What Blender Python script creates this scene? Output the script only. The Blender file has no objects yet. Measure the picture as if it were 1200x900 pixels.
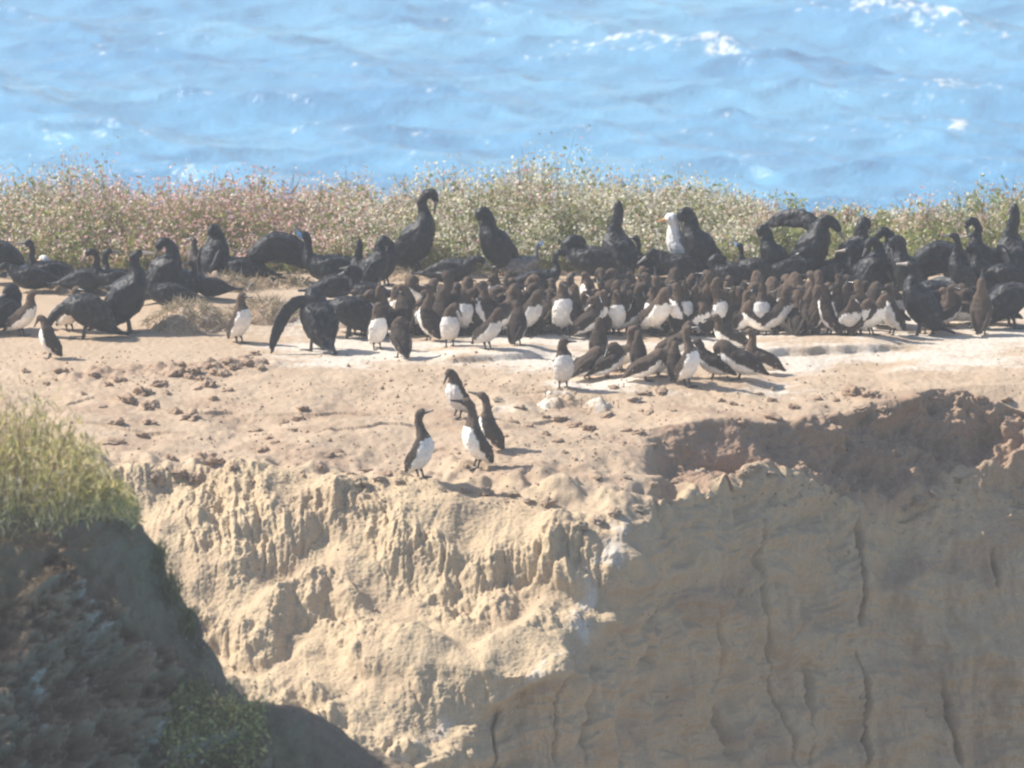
import bpy, math, random
import numpy as np
from mathutils import Vector, Matrix
from mathutils.bvhtree import BVHTree
R = math.radians
random.seed(7)
rng = np.random.default_rng(11)
S = bpy.context.scene
C = S.collection

# ---------------------------------------------------------------- camera
DIST, PITCH, FPX = 60.0, R(10.0), 10144.0
cam_d = bpy.data.cameras.new('camera'); cam = bpy.data.objects.new('camera', cam_d); C.objects.link(cam)
cam.location = (0, -DIST*math.cos(PITCH), DIST*math.sin(PITCH))
cam.rotation_euler = (R(90)-PITCH, 0, 0)
cam_d.sensor_width = 36; cam_d.lens = 36*FPX/1200.0
cam_d.clip_start = 1; cam_d.clip_end = 20000
cam_d.dof.use_dof = True; cam_d.dof.focus_distance = 60.5; cam_d.dof.aperture_fstop = 9
S.camera = cam
# ---------------------------------------------------------------- world, sun, exposure
SUN_EL, SUN_BACK = R(44), R(16)
w = bpy.data.worlds.new('World'); S.world = w; w.use_nodes = True
nt = w.node_tree; bg = nt.nodes['Background']
sky = nt.nodes.new('ShaderNodeTexSky'); sky.sky_type = 'NISHITA'; sky.sun_disc = False
sky.sun_elevation = SUN_EL; sky.sun_rotation = R(-78); sky.dust_density = 1.0; sky.air_density = 1.0
nt.links.new(sky.outputs[0], bg.inputs[0]); bg.inputs[1].default_value = 0.10
sd = bpy.data.lights.new('sun', 'SUN'); sun = bpy.data.objects.new('sun', sd); C.objects.link(sun)
sd.energy = 4.8; sd.angle = R(0.5); sd.color = (1.0, 0.95, 0.86)
sv = Vector((-math.cos(SUN_BACK)*math.cos(SUN_EL), math.sin(SUN_BACK)*math.cos(SUN_EL), math.sin(SUN_EL)))
sun.rotation_euler = sv.to_track_quat('Z', 'Y').to_euler(); sun.location = (-20, 5, 25)
S.view_settings.view_transform = 'Standard'; S.view_settings.look = 'None'
S.view_settings.gamma = 1; S.view_settings.exposure = 0.65
S.cycles.filter_width = 2.4
S.render.resolution_x = 1024; S.render.resolution_y = 768

CY, CZ = cam.location.y, cam.location.z
cp, sp = math.cos(PITCH), math.sin(PITCH)
def ray(px, py):
    a = (np.asarray(px, float)-600)/FPX; b = (450-np.asarray(py, float))/FPX
    return a, cp+b*sp, -sp+b*cp
def at(px, py, Y):
    dx, dy, dz = ray(px, py); t = (Y-CY)/dy
    return t*dx, np.asarray(Y, float)+0*t, CZ+t*dz

# ---------------------------------------------------------------- noise (numpy)
_pr = np.random.default_rng(42); _P = _pr.permutation(1024).astype(np.int32); _P = np.concatenate([_P, _P])
_G = _pr.normal(size=(1024, 3)).astype(np.float32); _G /= np.linalg.norm(_G, axis=1, keepdims=True)
_GX, _GY, _GZ = (np.ascontiguousarray(_G[:, i])*1.5 for i in range(3)); _U = _pr.random((1024, 3)).astype(np.float32)
def _fl(x, s):
    x = np.asarray(x, np.float32)+np.float32(s*7.31); f = np.floor(x); return f.astype(np.int32), x-f
def perlin(x, y, z, s=0):
    x, y, z = np.broadcast_arrays(x, y, z)
    x0, fx = _fl(x, s); y0, fy = _fl(y, s); z0, fz = _fl(z, s)
    u = fx*fx*fx*(fx*(fx*6-15)+10); v = fy*fy*fy*(fy*(fy*6-15)+10); q = fz*fz*fz*(fz*(fz*6-15)+10)
    def g(i, j, k):
        h = _P[_P[_P[(x0+i) & 1023]+((y0+j) & 1023)]+((z0+k) & 1023)]
        return _GX[h]*(fx-i)+_GY[h]*(fy-j)+_GZ[h]*(fz-k)
    def lerp(a, b, t): return a+(b-a)*t
    return lerp(lerp(lerp(g(0,0,0), g(1,0,0), u), lerp(g(0,1,0), g(1,1,0), u), v),
                lerp(lerp(g(0,0,1), g(1,0,1), u), lerp(g(0,1,1), g(1,1,1), u), v), q)
def fbm(x, y, z, o=4, s=0, gain=.5):
    r = 0; a = 1; f = 1
    for i in range(o):
        r = r+a*perlin(x*f+i*17.3, y*f+i*5.1, z*f-i*9.7, s+i); a *= gain; f *= 2.03
    return r
def worley(x, y, z, s=0):
    x, y, z = np.broadcast_arrays(x, y, z)
    x0, fx = _fl(x, s); y0, fy = _fl(y, s); z0, fz = _fl(z, s)
    f1 = np.full(x.shape, 9.0, np.float32); f2 = f1.copy()
    for i in (-1,0,1):
        for j in (-1,0,1):
            for k in (-1,0,1):
                h = _P[_P[_P[(x0+i) & 1023]+((y0+j) & 1023)]+((z0+k) & 1023)]
                d = (i+_U[h,0]-fx)**2+(j+_U[h,1]-fy)**2+(k+_U[h,2]-fz)**2
                f2 = np.minimum(f2, np.maximum(d, f1)); f1 = np.minimum(f1, d)
    return np.sqrt(f1), np.sqrt(f2)
def sstep(a, b, x):
    t = np.clip((x-a)/(b-a), 0, 1); return t*t*(3-2*t)

# ---------------------------------------------------------------- helpers
def tag(o, label=None, cat=None, group=None, kind=None):
    if label: o['label'] = label
    if cat: o['category'] = cat
    if group: o['group'] = group
    if kind: o['kind'] = kind
    return o
def np_mesh(name, co, faces, mats=(), smooth=True, mi=None, cols=None):
    me = bpy.data.meshes.new(name); k = faces.shape[1]
    me.vertices.add(len(co)); me.vertices.foreach_set('co', np.ascontiguousarray(co, np.float32).ravel())
    me.loops.add(faces.size); me.loops.foreach_set('vertex_index', np.ascontiguousarray(faces, np.int32).ravel())
    me.polygons.add(len(faces)); me.polygons.foreach_set('loop_start', np.arange(0, faces.size, k, dtype=np.int32))
    me.polygons.foreach_set('use_smooth', np.full(len(faces), smooth))
    for m in mats: me.materials.append(m)
    if mi is not None: me.polygons.foreach_set('material_index', np.asarray(mi, np.int32))
    me.update(calc_edges=True)
    if cols is not None:
        a = me.color_attributes.new('Col', 'FLOAT_COLOR', 'POINT')
        c4 = np.ones((len(co), 4), np.float32); c4[:, :3] = cols; a.data.foreach_set('color', c4.ravel())
    return me
def link(name, me, parent=None):
    o = bpy.data.objects.new(name, me); C.objects.link(o)
    if parent is not None: o.parent = parent
    return o
def empty(name, loc=(0,0,0), rz=0):
    o = bpy.data.objects.new(name, None); C.objects.link(o); o.location = loc; o.rotation_euler = (0,0,rz)
    o.empty_display_size = .1; return o
def grid_faces(nr, nc):
    i = np.arange(nr*nc).reshape(nr, nc)
    return np.stack([i[:-1,:-1], i[1:,:-1], i[1:,1:], i[:-1,1:]], -1).reshape(-1, 4)

# ---------------------------------------------------------------- materials
def mat(name, base=(.5,.5,.5), rough=.8, spec=.3):
    m = bpy.data.materials.new(name); m.use_nodes = True
    b = m.node_tree.nodes['Principled BSDF']
    b.inputs['Base Color'].default_value = (*base, 1); b.inputs['Roughness'].default_value = rough
    b.inputs['Specular IOR Level'].default_value = spec
    return m, m.node_tree, b
def N(t, kind, **kw):
    n = t.nodes.new(kind)
    for k, v in kw.items():
        if k.startswith('i_'): n.inputs[k[2:].replace('_', ' ')].default_value = v
        else: setattr(n, k, v)
    return n
def noise(t, scale, detail=5, rough=.6, vec=None):
    n = N(t, 'ShaderNodeTexNoise'); n.inputs['Scale'].default_value = scale
    n.inputs['Detail'].default_value = detail; n.inputs['Roughness'].default_value = rough
    if vec is not None: t.links.new(vec, n.inputs['Vector'])
    return n.outputs['Fac']
def ramp(t, fac, stops):
    r = N(t, 'ShaderNodeValToRGB'); t.links.new(fac, r.inputs[0]); e = r.color_ramp.elements
    while len(e) < len(stops): e.new(.5)
    for el, (p, c) in zip(e, stops): el.position = p; el.color = (*c, 1) if len(c) == 3 else c
    return r.outputs[0]
def mix(t, fac, a, b, mode='MIX'):
    m = N(t, 'ShaderNodeMix', data_type='RGBA', blend_type=mode)
    for sck, v in ((0, fac), (6, a), (7, b)):
        if hasattr(v, 'links') or isinstance(v, bpy.types.NodeSocket): t.links.new(v, m.inputs[sck])
        else: m.inputs[sck].default_value = v if sck == 0 else (*v, 1)
    return m.outputs[2]
def bump(t, b, h, strength, dist):
    n = N(t, 'ShaderNodeBump'); n.inputs['Strength'].default_value = strength; n.inputs['Distance'].default_value = dist
    t.links.new(h, n.inputs['Height']); t.links.new(n.outputs[0], b.inputs['Normal'])

def soil_mat(name, A, B, Y1, Y2, R1, R2, G1, G2):
    m, t, b = mat(name, rough=.95, spec=.1)
    pos = N(t, 'ShaderNodeNewGeometry').outputs['Position']
    col = N(t, 'ShaderNodeVertexColor', layer_name='Col'); sep = N(t, 'ShaderNodeSeparateColor')
    t.links.new(col.outputs[0], sep.inputs[0])
    n1 = noise(t, 2.2, 6, .65, pos); n2 = noise(t, 14, 5, .7, pos); n3 = noise(t, 60, 3, .7, pos)
    base = mix(t, ramp(t, n1, [(.3,(0,0,0)),(.7,(1,1,1))]), A, B)
    yel = mix(t, ramp(t, n2, [(.3,(0,0,0)),(.7,(1,1,1))]), Y1, Y2)
    red = mix(t, n2, R1, R2)
    gu = mix(t, ramp(t, n3, [(.35,(0,0,0)),(.7,(1,1,1))]), G1, G2)
    c = mix(t, sep.outputs[1], base, yel); c = mix(t, sep.outputs[2], c, red); 
    # guano breaks up with fine noise
    a = N(t, 'ShaderNodeMath', operation='ADD'); t.links.new(sep.outputs[0], a.inputs[0]); 
    s = N(t, 'ShaderNodeMath', operation='MULTIPLY_ADD'); t.links.new(n2, s.inputs[0]); s.inputs[1].default_value = 1.6; s.inputs[2].default_value = -.8
    t.links.new(s.outputs[0], a.inputs[1])
    gm = N(t, 'ShaderNodeMath', operation='MULTIPLY'); t.links.new(ramp(t, a.outputs[0], [(.3,(0,0,0)),(.75,(1,1,1))]), gm.inputs[0])
    gk = ramp(t, sep.outputs[0], [(.0,(0,0,0)),(.12,(1,1,1))]); t.links.new(gk, gm.inputs[1])
    c = mix(t, gm.outputs[0], c, gu)
    c = mix(t, .55, c, ramp(t, n3, [(.25,(.62,.6,.58)),(.5,(1,1,1)),(.8,(1.1,1.1,1.1))]), 'MULTIPLY')
    t.links.new(c, b.inputs['Base Color'])
    h = N(t, 'ShaderNodeMath', operation='ADD'); t.links.new(n2, h.inputs[0]); t.links.new(n3, h.inputs[1])
    bump(t, b, h.outputs[0], .5, .014)
    return m
M_soil = soil_mat('sandstone_soil', (.51,.39,.28), (.41,.30,.205), (.58,.445,.285), (.48,.365,.24),
                  (.26,.165,.115), (.40,.28,.195), (.70,.62,.53), (.52,.45,.37))
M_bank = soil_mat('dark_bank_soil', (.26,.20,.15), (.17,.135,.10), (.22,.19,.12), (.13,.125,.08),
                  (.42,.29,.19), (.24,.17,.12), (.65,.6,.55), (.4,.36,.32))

# ---------------------------------------------------------------- island terrain
def loft_terrain():
    cols = np.concatenate([np.linspace(-3200, -90, 60)[:-1], np.linspace(-90, 1290, 1080), np.linspace(1290, 4200, 60)[1:]])
    def zl(Y, z):                        # line of constant depth and height
        x, _, _ = at(cols, 450+0*cols, Y); dx, dy, dz = ray(cols, 450+0*cols)
        t = (Y-CY)/cp; return np.stack([t*dx, Y+0*cols, z+0*cols], -1)
    def il(nodes):
        nodes = np.array(nodes, float)
        py = np.interp(cols, nodes[:,0], nodes[:,1]); Y = np.interp(cols, nodes[:,0], nodes[:,2])
        return np.stack(at(cols, py, Y), -1)
    lines = [
     (zl(10.5, -30), 24), (zl(7.6, -.5), 20), (zl(7.0, -.05), 40), (zl(4.5, .0), 170), (zl(1.2, 0), 80), (zl(0, -.005), 170),
     (il([(-100,500,-1.4),(740,500,-1.5),(765,502,-1.55),(830,496,-1.4),(900,496,-1.15),(960,487,-.85),(1040,477,-.5),(1070,466,-.35),
          (1100,454,-.2),(1130,459,-.1),(1170,470,-.2),(1200,480,-.3),(1300,490,-.5)]), 130),
     (il([(-100,530,-2.2),(730,530,-2.2),(758,520,-1.85),(785,547,-1.72),(850,560,-1.6),(890,560,-1.5),(920,552,-1.3),(1000,550,-.88),(1060,545,-.68),
          (1110,525,-.45),(1160,528,-.38),(1190,525,-.42),(1205,525,-.45),(1300,525,-.5)]), 120),
     (il([(-100,545,-2.6),(150,550,-2.8),(250,548,-2.75),(350,555,-2.9),(420,572,-3.1),(500,573,-3.2),(600,585,-3.4),(650,600,-3.6),
          (700,622,-3.8),(735,628,-3.85),(760,606,-3.3),(790,585,-2.8),(840,572,-2.35),(880,556,-2.0),(910,566,-1.7),(960,574,-1.35),
          (1000,598,-1.15),(1030,602,-1.08),(1070,594,-.95),(1120,560,-.75),(1150,553,-.7),(1200,543,-.58),(1300,545,-.35)]), 180),
     (il([(-100,640,-3.3),(150,650,-3.5),(350,650,-3.6),(500,660,-3.7),(600,680,-3.9),(680,720,-4.2),(712,715,-4.15),(735,715,-3.95),
          (790,700,-3.05),(850,685,-2.5),(900,680,-2.1),(1000,680,-1.45),(1100,680,-1.15),(1300,680,-.75)]), 190),
     (il([(-100,760,-4.0),(150,770,-4.1),(350,770,-4.4),(500,778,-4.8),(600,790,-5.0),(660,790,-4.95),(695,790,-4.6),(735,800,-4.15),
          (790,800,-3.15),(850,800,-2.65),(900,800,-2.25),(1000,800,-1.65),(1100,800,-1.35),(1300,800,-1.0)]), 190),
     (il([(-100,900,-5.2),(350,900,-5.4),(460,900,-5.5),(520,900,-5.3),(600,900,-5.1),(660,900,-5.0),(700,900,-4.65),(740,900,-4.25),
          (790,900,-3.3),(850,900,-2.8),(900,900,-2.4),(1000,900,-1.8),(1100,900,-1.5),(1300,900,-1.15)]), 70),
     (il([(-100,1150,-6.4),(460,1150,-6.2),(600,1150,-5.4),(740,1150,-4.5),(900,1150,-2.7),(1300,1150,-1.9)]), 30),
     (zl(-6.6, -5.0), 20), (zl(-16, -6.2), 14), (zl(-17.5, -30), 0)]  # unseen lower ledge, added to bounce warm sunlight onto the wall
    # smooth along columns
    k = np.exp(-np.linspace(-2, 2, 15)**2); k /= k.sum()
    rows = []; rid = []
    for li, ((A, n), (B, _)) in enumerate(zip(lines[:-1], lines[1:])):
        tt = np.linspace(0, 1, n, endpoint=False)
        if li == 4: tt = tt
        for t in tt: rows.append(A*(1-t)+B*t); rid.append(li+t)
    rows.append(lines[-1][0]); rid.append(len(lines)-1.)
    P = np.array(rows); rid = np.array(rid)
    def blur(P, ax, kk):
        pad = len(kk)//2; Q = np.concatenate([np.repeat(P.take([0], ax), pad, ax), P, np.repeat(P.take([-1], ax), pad, ax)], ax)
        return sum(c*Q.take(range(i, i+P.shape[ax]), ax) for i, c in enumerate(kk))
    P = blur(P, 1, k); P = blur(P, 0, k)
    du = np.gradient(P, axis=0); dv = np.gradient(P, axis=1)
    nrm = np.cross(du, dv); nrm /= np.linalg.norm(nrm, axis=-1, keepdims=True)+1e-9
    if nrm[200, 600, 2] < 0: nrm = -nrm
    # smooth normals
    k2 = np.ones(21)/21; nrm = blur(blur(nrm, 0, k2), 1, k2); nrm /= np.linalg.norm(nrm, axis=-1, keepdims=True)+1e-9
    x, y, z = P[...,0], P[...,1], P[...,2]
    rr = rid[:, None]+0*x; cc = cols[None, :]+0*x
    # image-plane coordinates used only as a parametrisation of the base surface
    tt = (y-CY)*cp-(z-CZ)*sp; pyy = 450-FPX*((y-CY)*sp+(z-CZ)*cp)/tt
    flat = 1-sstep(7.6, 8.0, rr)                     # 1 on the flat ground, 0 below the rim
    right = sstep(715, 770, cc)
    edge = np.interp(pyy, [560,640,700,760,790,830,890,1000], [760,735,712,700,660,560,490,380])
    wall = (1-flat)*sstep(-8, 22, cc-edge-22*fbm(x*3, z*3, y*0+3, 3))
    lit = (1-flat)*(1-wall)
    d = np.zeros(x.shape); dw = d.copy(); df = d.copy(); ds = d.copy(); pin = d.copy(); redl = d.copy(); guo = d.copy()
    X, Y_, Z_, RR, CC, PYY = x, y, z, rr, cc, pyy
    # ---- the eroded, sunlit flank
    m_ = lit > .002; x, y, z = X[m_], Y_[m_], Z_[m_]
    wx = x+.07*fbm(x*1.5, y*1.5, z*1.5, 3, 5); wz = z+.10*fbm(x*1.5+9, y*1.5, z*1.5, 3, 8)
    tc = wz*1.75+y*.25+.12*x+.8*fbm(x*.8, y*.6, z*.4, 3, 31); ter = tc-np.floor(tc)
    step_ = np.where(ter < .62, sstep(0,.62,ter), 1-sstep(.62, 1., ter))       # shelf above, riser below
    ris = .25+.75*sstep(.05,.25,ter)*(1-sstep(.62,.8,ter))
    f1, f2 = worley(wx*3.6, y*2.2, wz*1.5, 3); g1, g2 = worley(wx*8, y*5, wz*4, 4); e1, e2 = worley(wx*15, y*9, wz*9, 6)
    fl = perlin(wx*8, y*1.5, wz*1.4, 21); fl2 = perlin(wx*26, y*3, wz*3.2, 23)
    rough = sstep(-.25, .25, fbm(x*1.3, y, z*1.3, 2, 33))
    pyl, ccl = PYY[m_], CC[m_]; sm = np.exp(-((ccl-570)/150)**4-((pyl-765+.10*(ccl-570))/34)**2)+.8*np.exp(-((ccl-190)/75)**4-((pyl-672+.2*(ccl-190))/16)**2)+.7*np.exp(-((ccl-330)/60)**4-((pyl-800)/22)**2)
    ris = ris*(1-.93*sm); topb = np.exp(-((pyl-630-.15*(ccl-450))/55)**2)
    d[m_] = .72*(.15*fbm(x*1.1, y*1.1, z*1.1, 3, 1) + .13*(step_-.5)
         + ris*(.22*(.55-f1) + .13*(.5-g1)*rough + .035*(.5-e1)*rough - .022*np.maximum(0, .1-np.abs(fl))/.1 + (.010+.020*topb)*fl2 + .02*topb*perlin(wx*48, y*6, wz*7, 24))
         + .03*fbm(x*7, y*7, z*5, 4, 40)*(.35+.65*ris) + .03*(.1+ris)*fbm(x*12, y*9, z*5, 4, 44, .6) + .0055*fbm(x*46, y*46, z*40, 3, 41, .6))
    redl[m_] = .22*sstep(.0,.3,fbm(wx*2.5, y*2, wz*3, 4, 101))+.10*(1-ris)
    # ---- the shaded wall
    m_ = wall > .002; x, y, z, pyy, cc = X[m_], Y_[m_], Z_[m_], PYY[m_], CC[m_]
    wx = x+.12*fbm(x*1.5, y*1.5, z*1.5, 3, 5); wz = z+.12*fbm(x*1.5+9, y*1.5, z*1.5, 3, 8)
    dw_ = 1.5*(.10*fbm(x*1.3, y*1.3, z*.9, 3, 51)+.035*fbm(x*1.2, y*1.2, wz*6, 4, 55)+.035*np.tanh(6*fbm(x*2.2, y*1, wz*1.3, 3, 56))*.5 + .05*(.5-worley(wx*2.2, y*.8, wz*.8, 9)[0]) + .03*fbm(wx*5, y*5, wz*1.6, 4, 52)
          + .010*fbm(x*20, y*20, z*12, 3, 53) + .02*np.abs(fbm(wx*2, y*2, wz*6, 3, 54)))
    cracks = [[(889,600),(893,690),(904,760),(915,820),(930,905)], [(1008,605),(1012,680),(1008,740)], [(1003,760),(1012,830),(1015,905)],
              [(748,640),(750,740),(760,790),(766,850),(776,905)], [(697,770),(694,830),(688,905)], [(664,790),(662,850),(668,905)],
              [(1168,640),(1172,690)], [(824,710),(836,760),(844,800)], [(845,820),(852,905)], [(583,830),(582,905)],[(1105,800),(1130,905)],[(950,770),(945,905)]]
    for i, cr in enumerate(cracks):
        cr = np.array(cr, float); cx = np.interp(pyy, cr[:,1], cr[:,0])+4*fbm(pyy*.03, 0*x+i*7.7, 0*x, 3, i)
        m = sstep(cr[0,1]-8, cr[0,1]+30, pyy)*(1-sstep(cr[-1,1]-30, cr[-1,1]+8, pyy))*sstep(-.75,-.2,perlin(pyy*.02, 0*x+i*3.1, 0*x, 78))
        wd = 1.9+2.2*perlin(pyy*.03, 0*x+i, 0*x, 77)
        dw_ = dw_-.11*m*np.exp(-((cc-cx)/np.maximum(wd, .9))**2) + .025*m*np.tanh((cc-cx)/20)*np.exp(-((cc-cx)/35)**2)
    dw[m_] = dw_
    # ---- stains on both
    m_ = flat < .998; x, y, z = X[m_], Y_[m_], Z_[m_]
    guo[m_] = np.maximum((lit[m_]*.2+wall[m_]*.10)*sstep(.2,.5, fbm(x*2.6, y*2.6, z*4, 4, 96)),
                         .75*(1-flat[m_])*np.exp(-((CC[m_]-edge[m_]+22)/22)**2)*(.6+perlin(x*6,y*6,z*6,98)))
    # ---- the flat top
    rr, cc = RR, CC
    scarp = sstep(5.95, 6.1, rr)*(1-sstep(7.5, 8.0, rr))*sstep(745, 790, cc)
    m_ = (RR > 3.5) & (RR < 8.35); x, y, z, rr = X[m_], Y_[m_], Z_[m_], RR[m_]
    frontroll = sstep(6.6, 8., rr)*(1-sstep(8.0, 8.3, rr)); nearflat = sstep(5.0, 5.3, rr); sc_ = scarp[m_]
    q1, q2 = worley(x*7, y*5, z*0, 60); rub = sstep(-.1, .35, fbm(x*.9+4, y*.6, 0*x, 3, 61))
    lay = y*1.1+.5*x*.25+.8*fbm(x*.8, y*.9, 0*x, 3, 66); lay = lay-np.floor(lay)
    yc2 = .95+(x+.2)*.28+.06*perlin(x*4, 0*x+3, 0*x, 82); led2 = sstep(-.6, -.35, x)*(1-sstep(.1, .3, x))
    df[m_] = (.06*fbm(x*.9, y*.9, 0*x, 3, 62)*sstep(4.5, 6, rr)+.02*fbm(x*3, y*2.2, 0*x, 4, 63)*sstep(3.6,5,rr) + .05*rub*np.maximum(0, .45-q1)*nearflat
          + .0035*fbm(x*22, y*13, 0*x, 3, 64) + .02*nearflat*(1-sstep(0,.12,lay))*sstep(.12, .2, perlin(x*.8+3,y*.8,0*x,67)+.15)
          + frontroll*(.08*fbm(x*4, y*3, z*3, 3, 65)+.1*np.maximum(0,.5-worley(x*6, y*5, z*3, 70)[0]))
          + .045*led2*sstep(-.02, .02, y-yc2)*(1-sstep(.2, .9, y-yc2)) + .05*sstep(.45,.9, x)*(1-sstep(1.5,1.9,x))*np.exp(-((y-.15)/.55)**2))
    ds[m_] = sc_*(.7+1.0*sstep(860,960,cc[m_]))*(.09*fbm(x*3.2, y*3.2, z*3, 4, 71)+.07*np.maximum(0,.5-worley(x*7, y*7, z*5, 72)[0])+.015*fbm(x*20, y*20, z*20, 3, 73))
    red_f = np.zeros(X.shape); red_f[m_] = .45*sstep(.1,.4, fbm(x*2.2, y*2.2, 0*x, 4, 99))*nearflat
    m_ = (RR > 7.4) & (RR < 8.6) & (right > 0); x, y = X[m_], Y_[m_]
    pin[m_] = np.exp(-((RR[m_]-8.0)/.22)**2)*right[m_]*(.10*np.maximum(0, .5-worley(x*2.6, y*1.5, 0*x, 90)[0])+.10*fbm(x*4, y*3, 0*x, 4, 91))
    x, y, z, rr, cc, pyy = X, Y_, Z_, RR, CC, PYY
    m_ = (RR > 4.2) & (RR < 6.3) & (CC < 560); x, y = X[m_], Y_[m_]
    rg_ = np.exp(-((y-.55-.38*(x+2.3)+.15*perlin(x*2, 0*x, 0*x, 5))/.26)**2)*sstep(-3.4,-2.9,x)*(1-sstep(-1.9,-1.5,x))
    df[m_] += rg_*(.12*np.maximum(0,.55-worley(x*8, y*6, 0*x, 110)[0])+.03*fbm(x*8, y*7, 0*x, 4, 111)+.02)
    red_f[m_] = np.maximum(red_f[m_], rg_*.7)
    x, y = X, Y_
    # low ledge under the murres at the right of the crowd, mounds under the nesting cormorants
    yc = np.interp(x, [1.5, 1.75, 2.6, 3.0], [1.25, 1.1, 1.3, 1.6]) + .05*perlin(x*5, 0*x, 0*x, 81)
    led = sstep(1.5, 1.8, x)*(1-sstep(2.5, 2.9, x))
    df = df + .055*led*sstep(-.02, .02, y-yc)*(1-sstep(.25, 1.2, y-yc)) - .05*led*(1-sstep(-.5, .0, y-yc-.02))*sstep(-1.0, -.45, y-yc)*(y < yc)
    df = df + .09*np.exp(-((x+2.3)/.55)**2-((y-3.0)/.7)**2) + .05*np.exp(-((x+1.2)/.9)**2-((y-3.6)/.8)**2)
    visw = sstep(1.2, 1.9, rr)*sstep(-2500, -90, cc+2410)*1.0
    D = flat*(df+ds)+lit*d+wall*dw
    P = P+nrm*(D*sstep(1.0, 1.8, rr))[..., None]
    P[..., 2] += pin + scarp*0
    P[..., 2] += sstep(1.2,1.9,rr)*(rr<6)*0
    # masks: guano, yellow sandstone, red-brown
    g = 1.05*np.exp(-np.maximum(0, np.abs(y-2.3)-1.4)**2/.18)*sstep(-2.6, -1.0, x)*.75
    g = np.maximum(g, .9*np.exp(-((y-1.15)/.5)**2)*sstep(-1.6, -.7, x))
    g = np.maximum(g, .95*np.exp(-((y+.05)/.32)**2)*sstep(.1, .4, x)*(1-sstep(1.8, 2.4, x)))
    g = np.maximum(g, .55*np.exp(-((y-1.2-.25*x)/.35)**2)*sstep(-2., -.8, x))
    g = np.maximum(g, .5*np.exp(-(((x+.05)/.5)**2+((y+.9+.5*x)/.25)**2)))
    g = g*(1-sstep(6.0, 6.4, rr)); g = 1.25*g*(.75+.9*fbm(x*1.3, y*3, 0*x, 3, 95))
    g = np.maximum(g*.8, guo)
    yel = sstep(7.4, 8.05, rr+.35*fbm(x*3, y*3, 0*x, 2, 97))
    red = scarp*1.0*(1-.15*sstep(820,900,cc)) + flat*red_f + lit*redl + wall*(.10+.40*sstep(.0,.5,fbm(x*1.1+3, y*.5, z*2.2, 4, 102))+.22*sstep(.1,.5,fbm(x*9, y*3, z*1.0, 3, 103)))
    cols3 = np.stack([np.clip(g,0,1), np.clip(yel,0,1), np.clip(red,0,1)], -1)
    return P, cols3
P, pc = loft_terrain()
nr, nc = P.shape[:2]
ground = link('ground', np_mesh('ground', P.reshape(-1,3), grid_faces(nr, nc)[:, ::-1], (M_soil,), True, cols=pc.reshape(-1,3)))
tag(ground, kind='structure')
sub = P[::3, ::3]
bvh = BVHTree.FromPolygons([tuple(v) for v in sub.reshape(-1,3).tolist()], grid_faces(sub.shape[0], sub.shape[1]).tolist())
def hit(px, py):
    dx, dy, dz = ray(px, py); d = Vector((float(dx), float(dy), float(dz))).normalized()
    l, n, i, dd = bvh.ray_cast(cam.location, d)
    return l
def drop(x, y):
    l, n, i, dd = bvh.ray_cast(Vector((x, y, 5)), Vector((0,0,-1)))
    return l if l is not None else Vector((x, y, 0))

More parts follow.
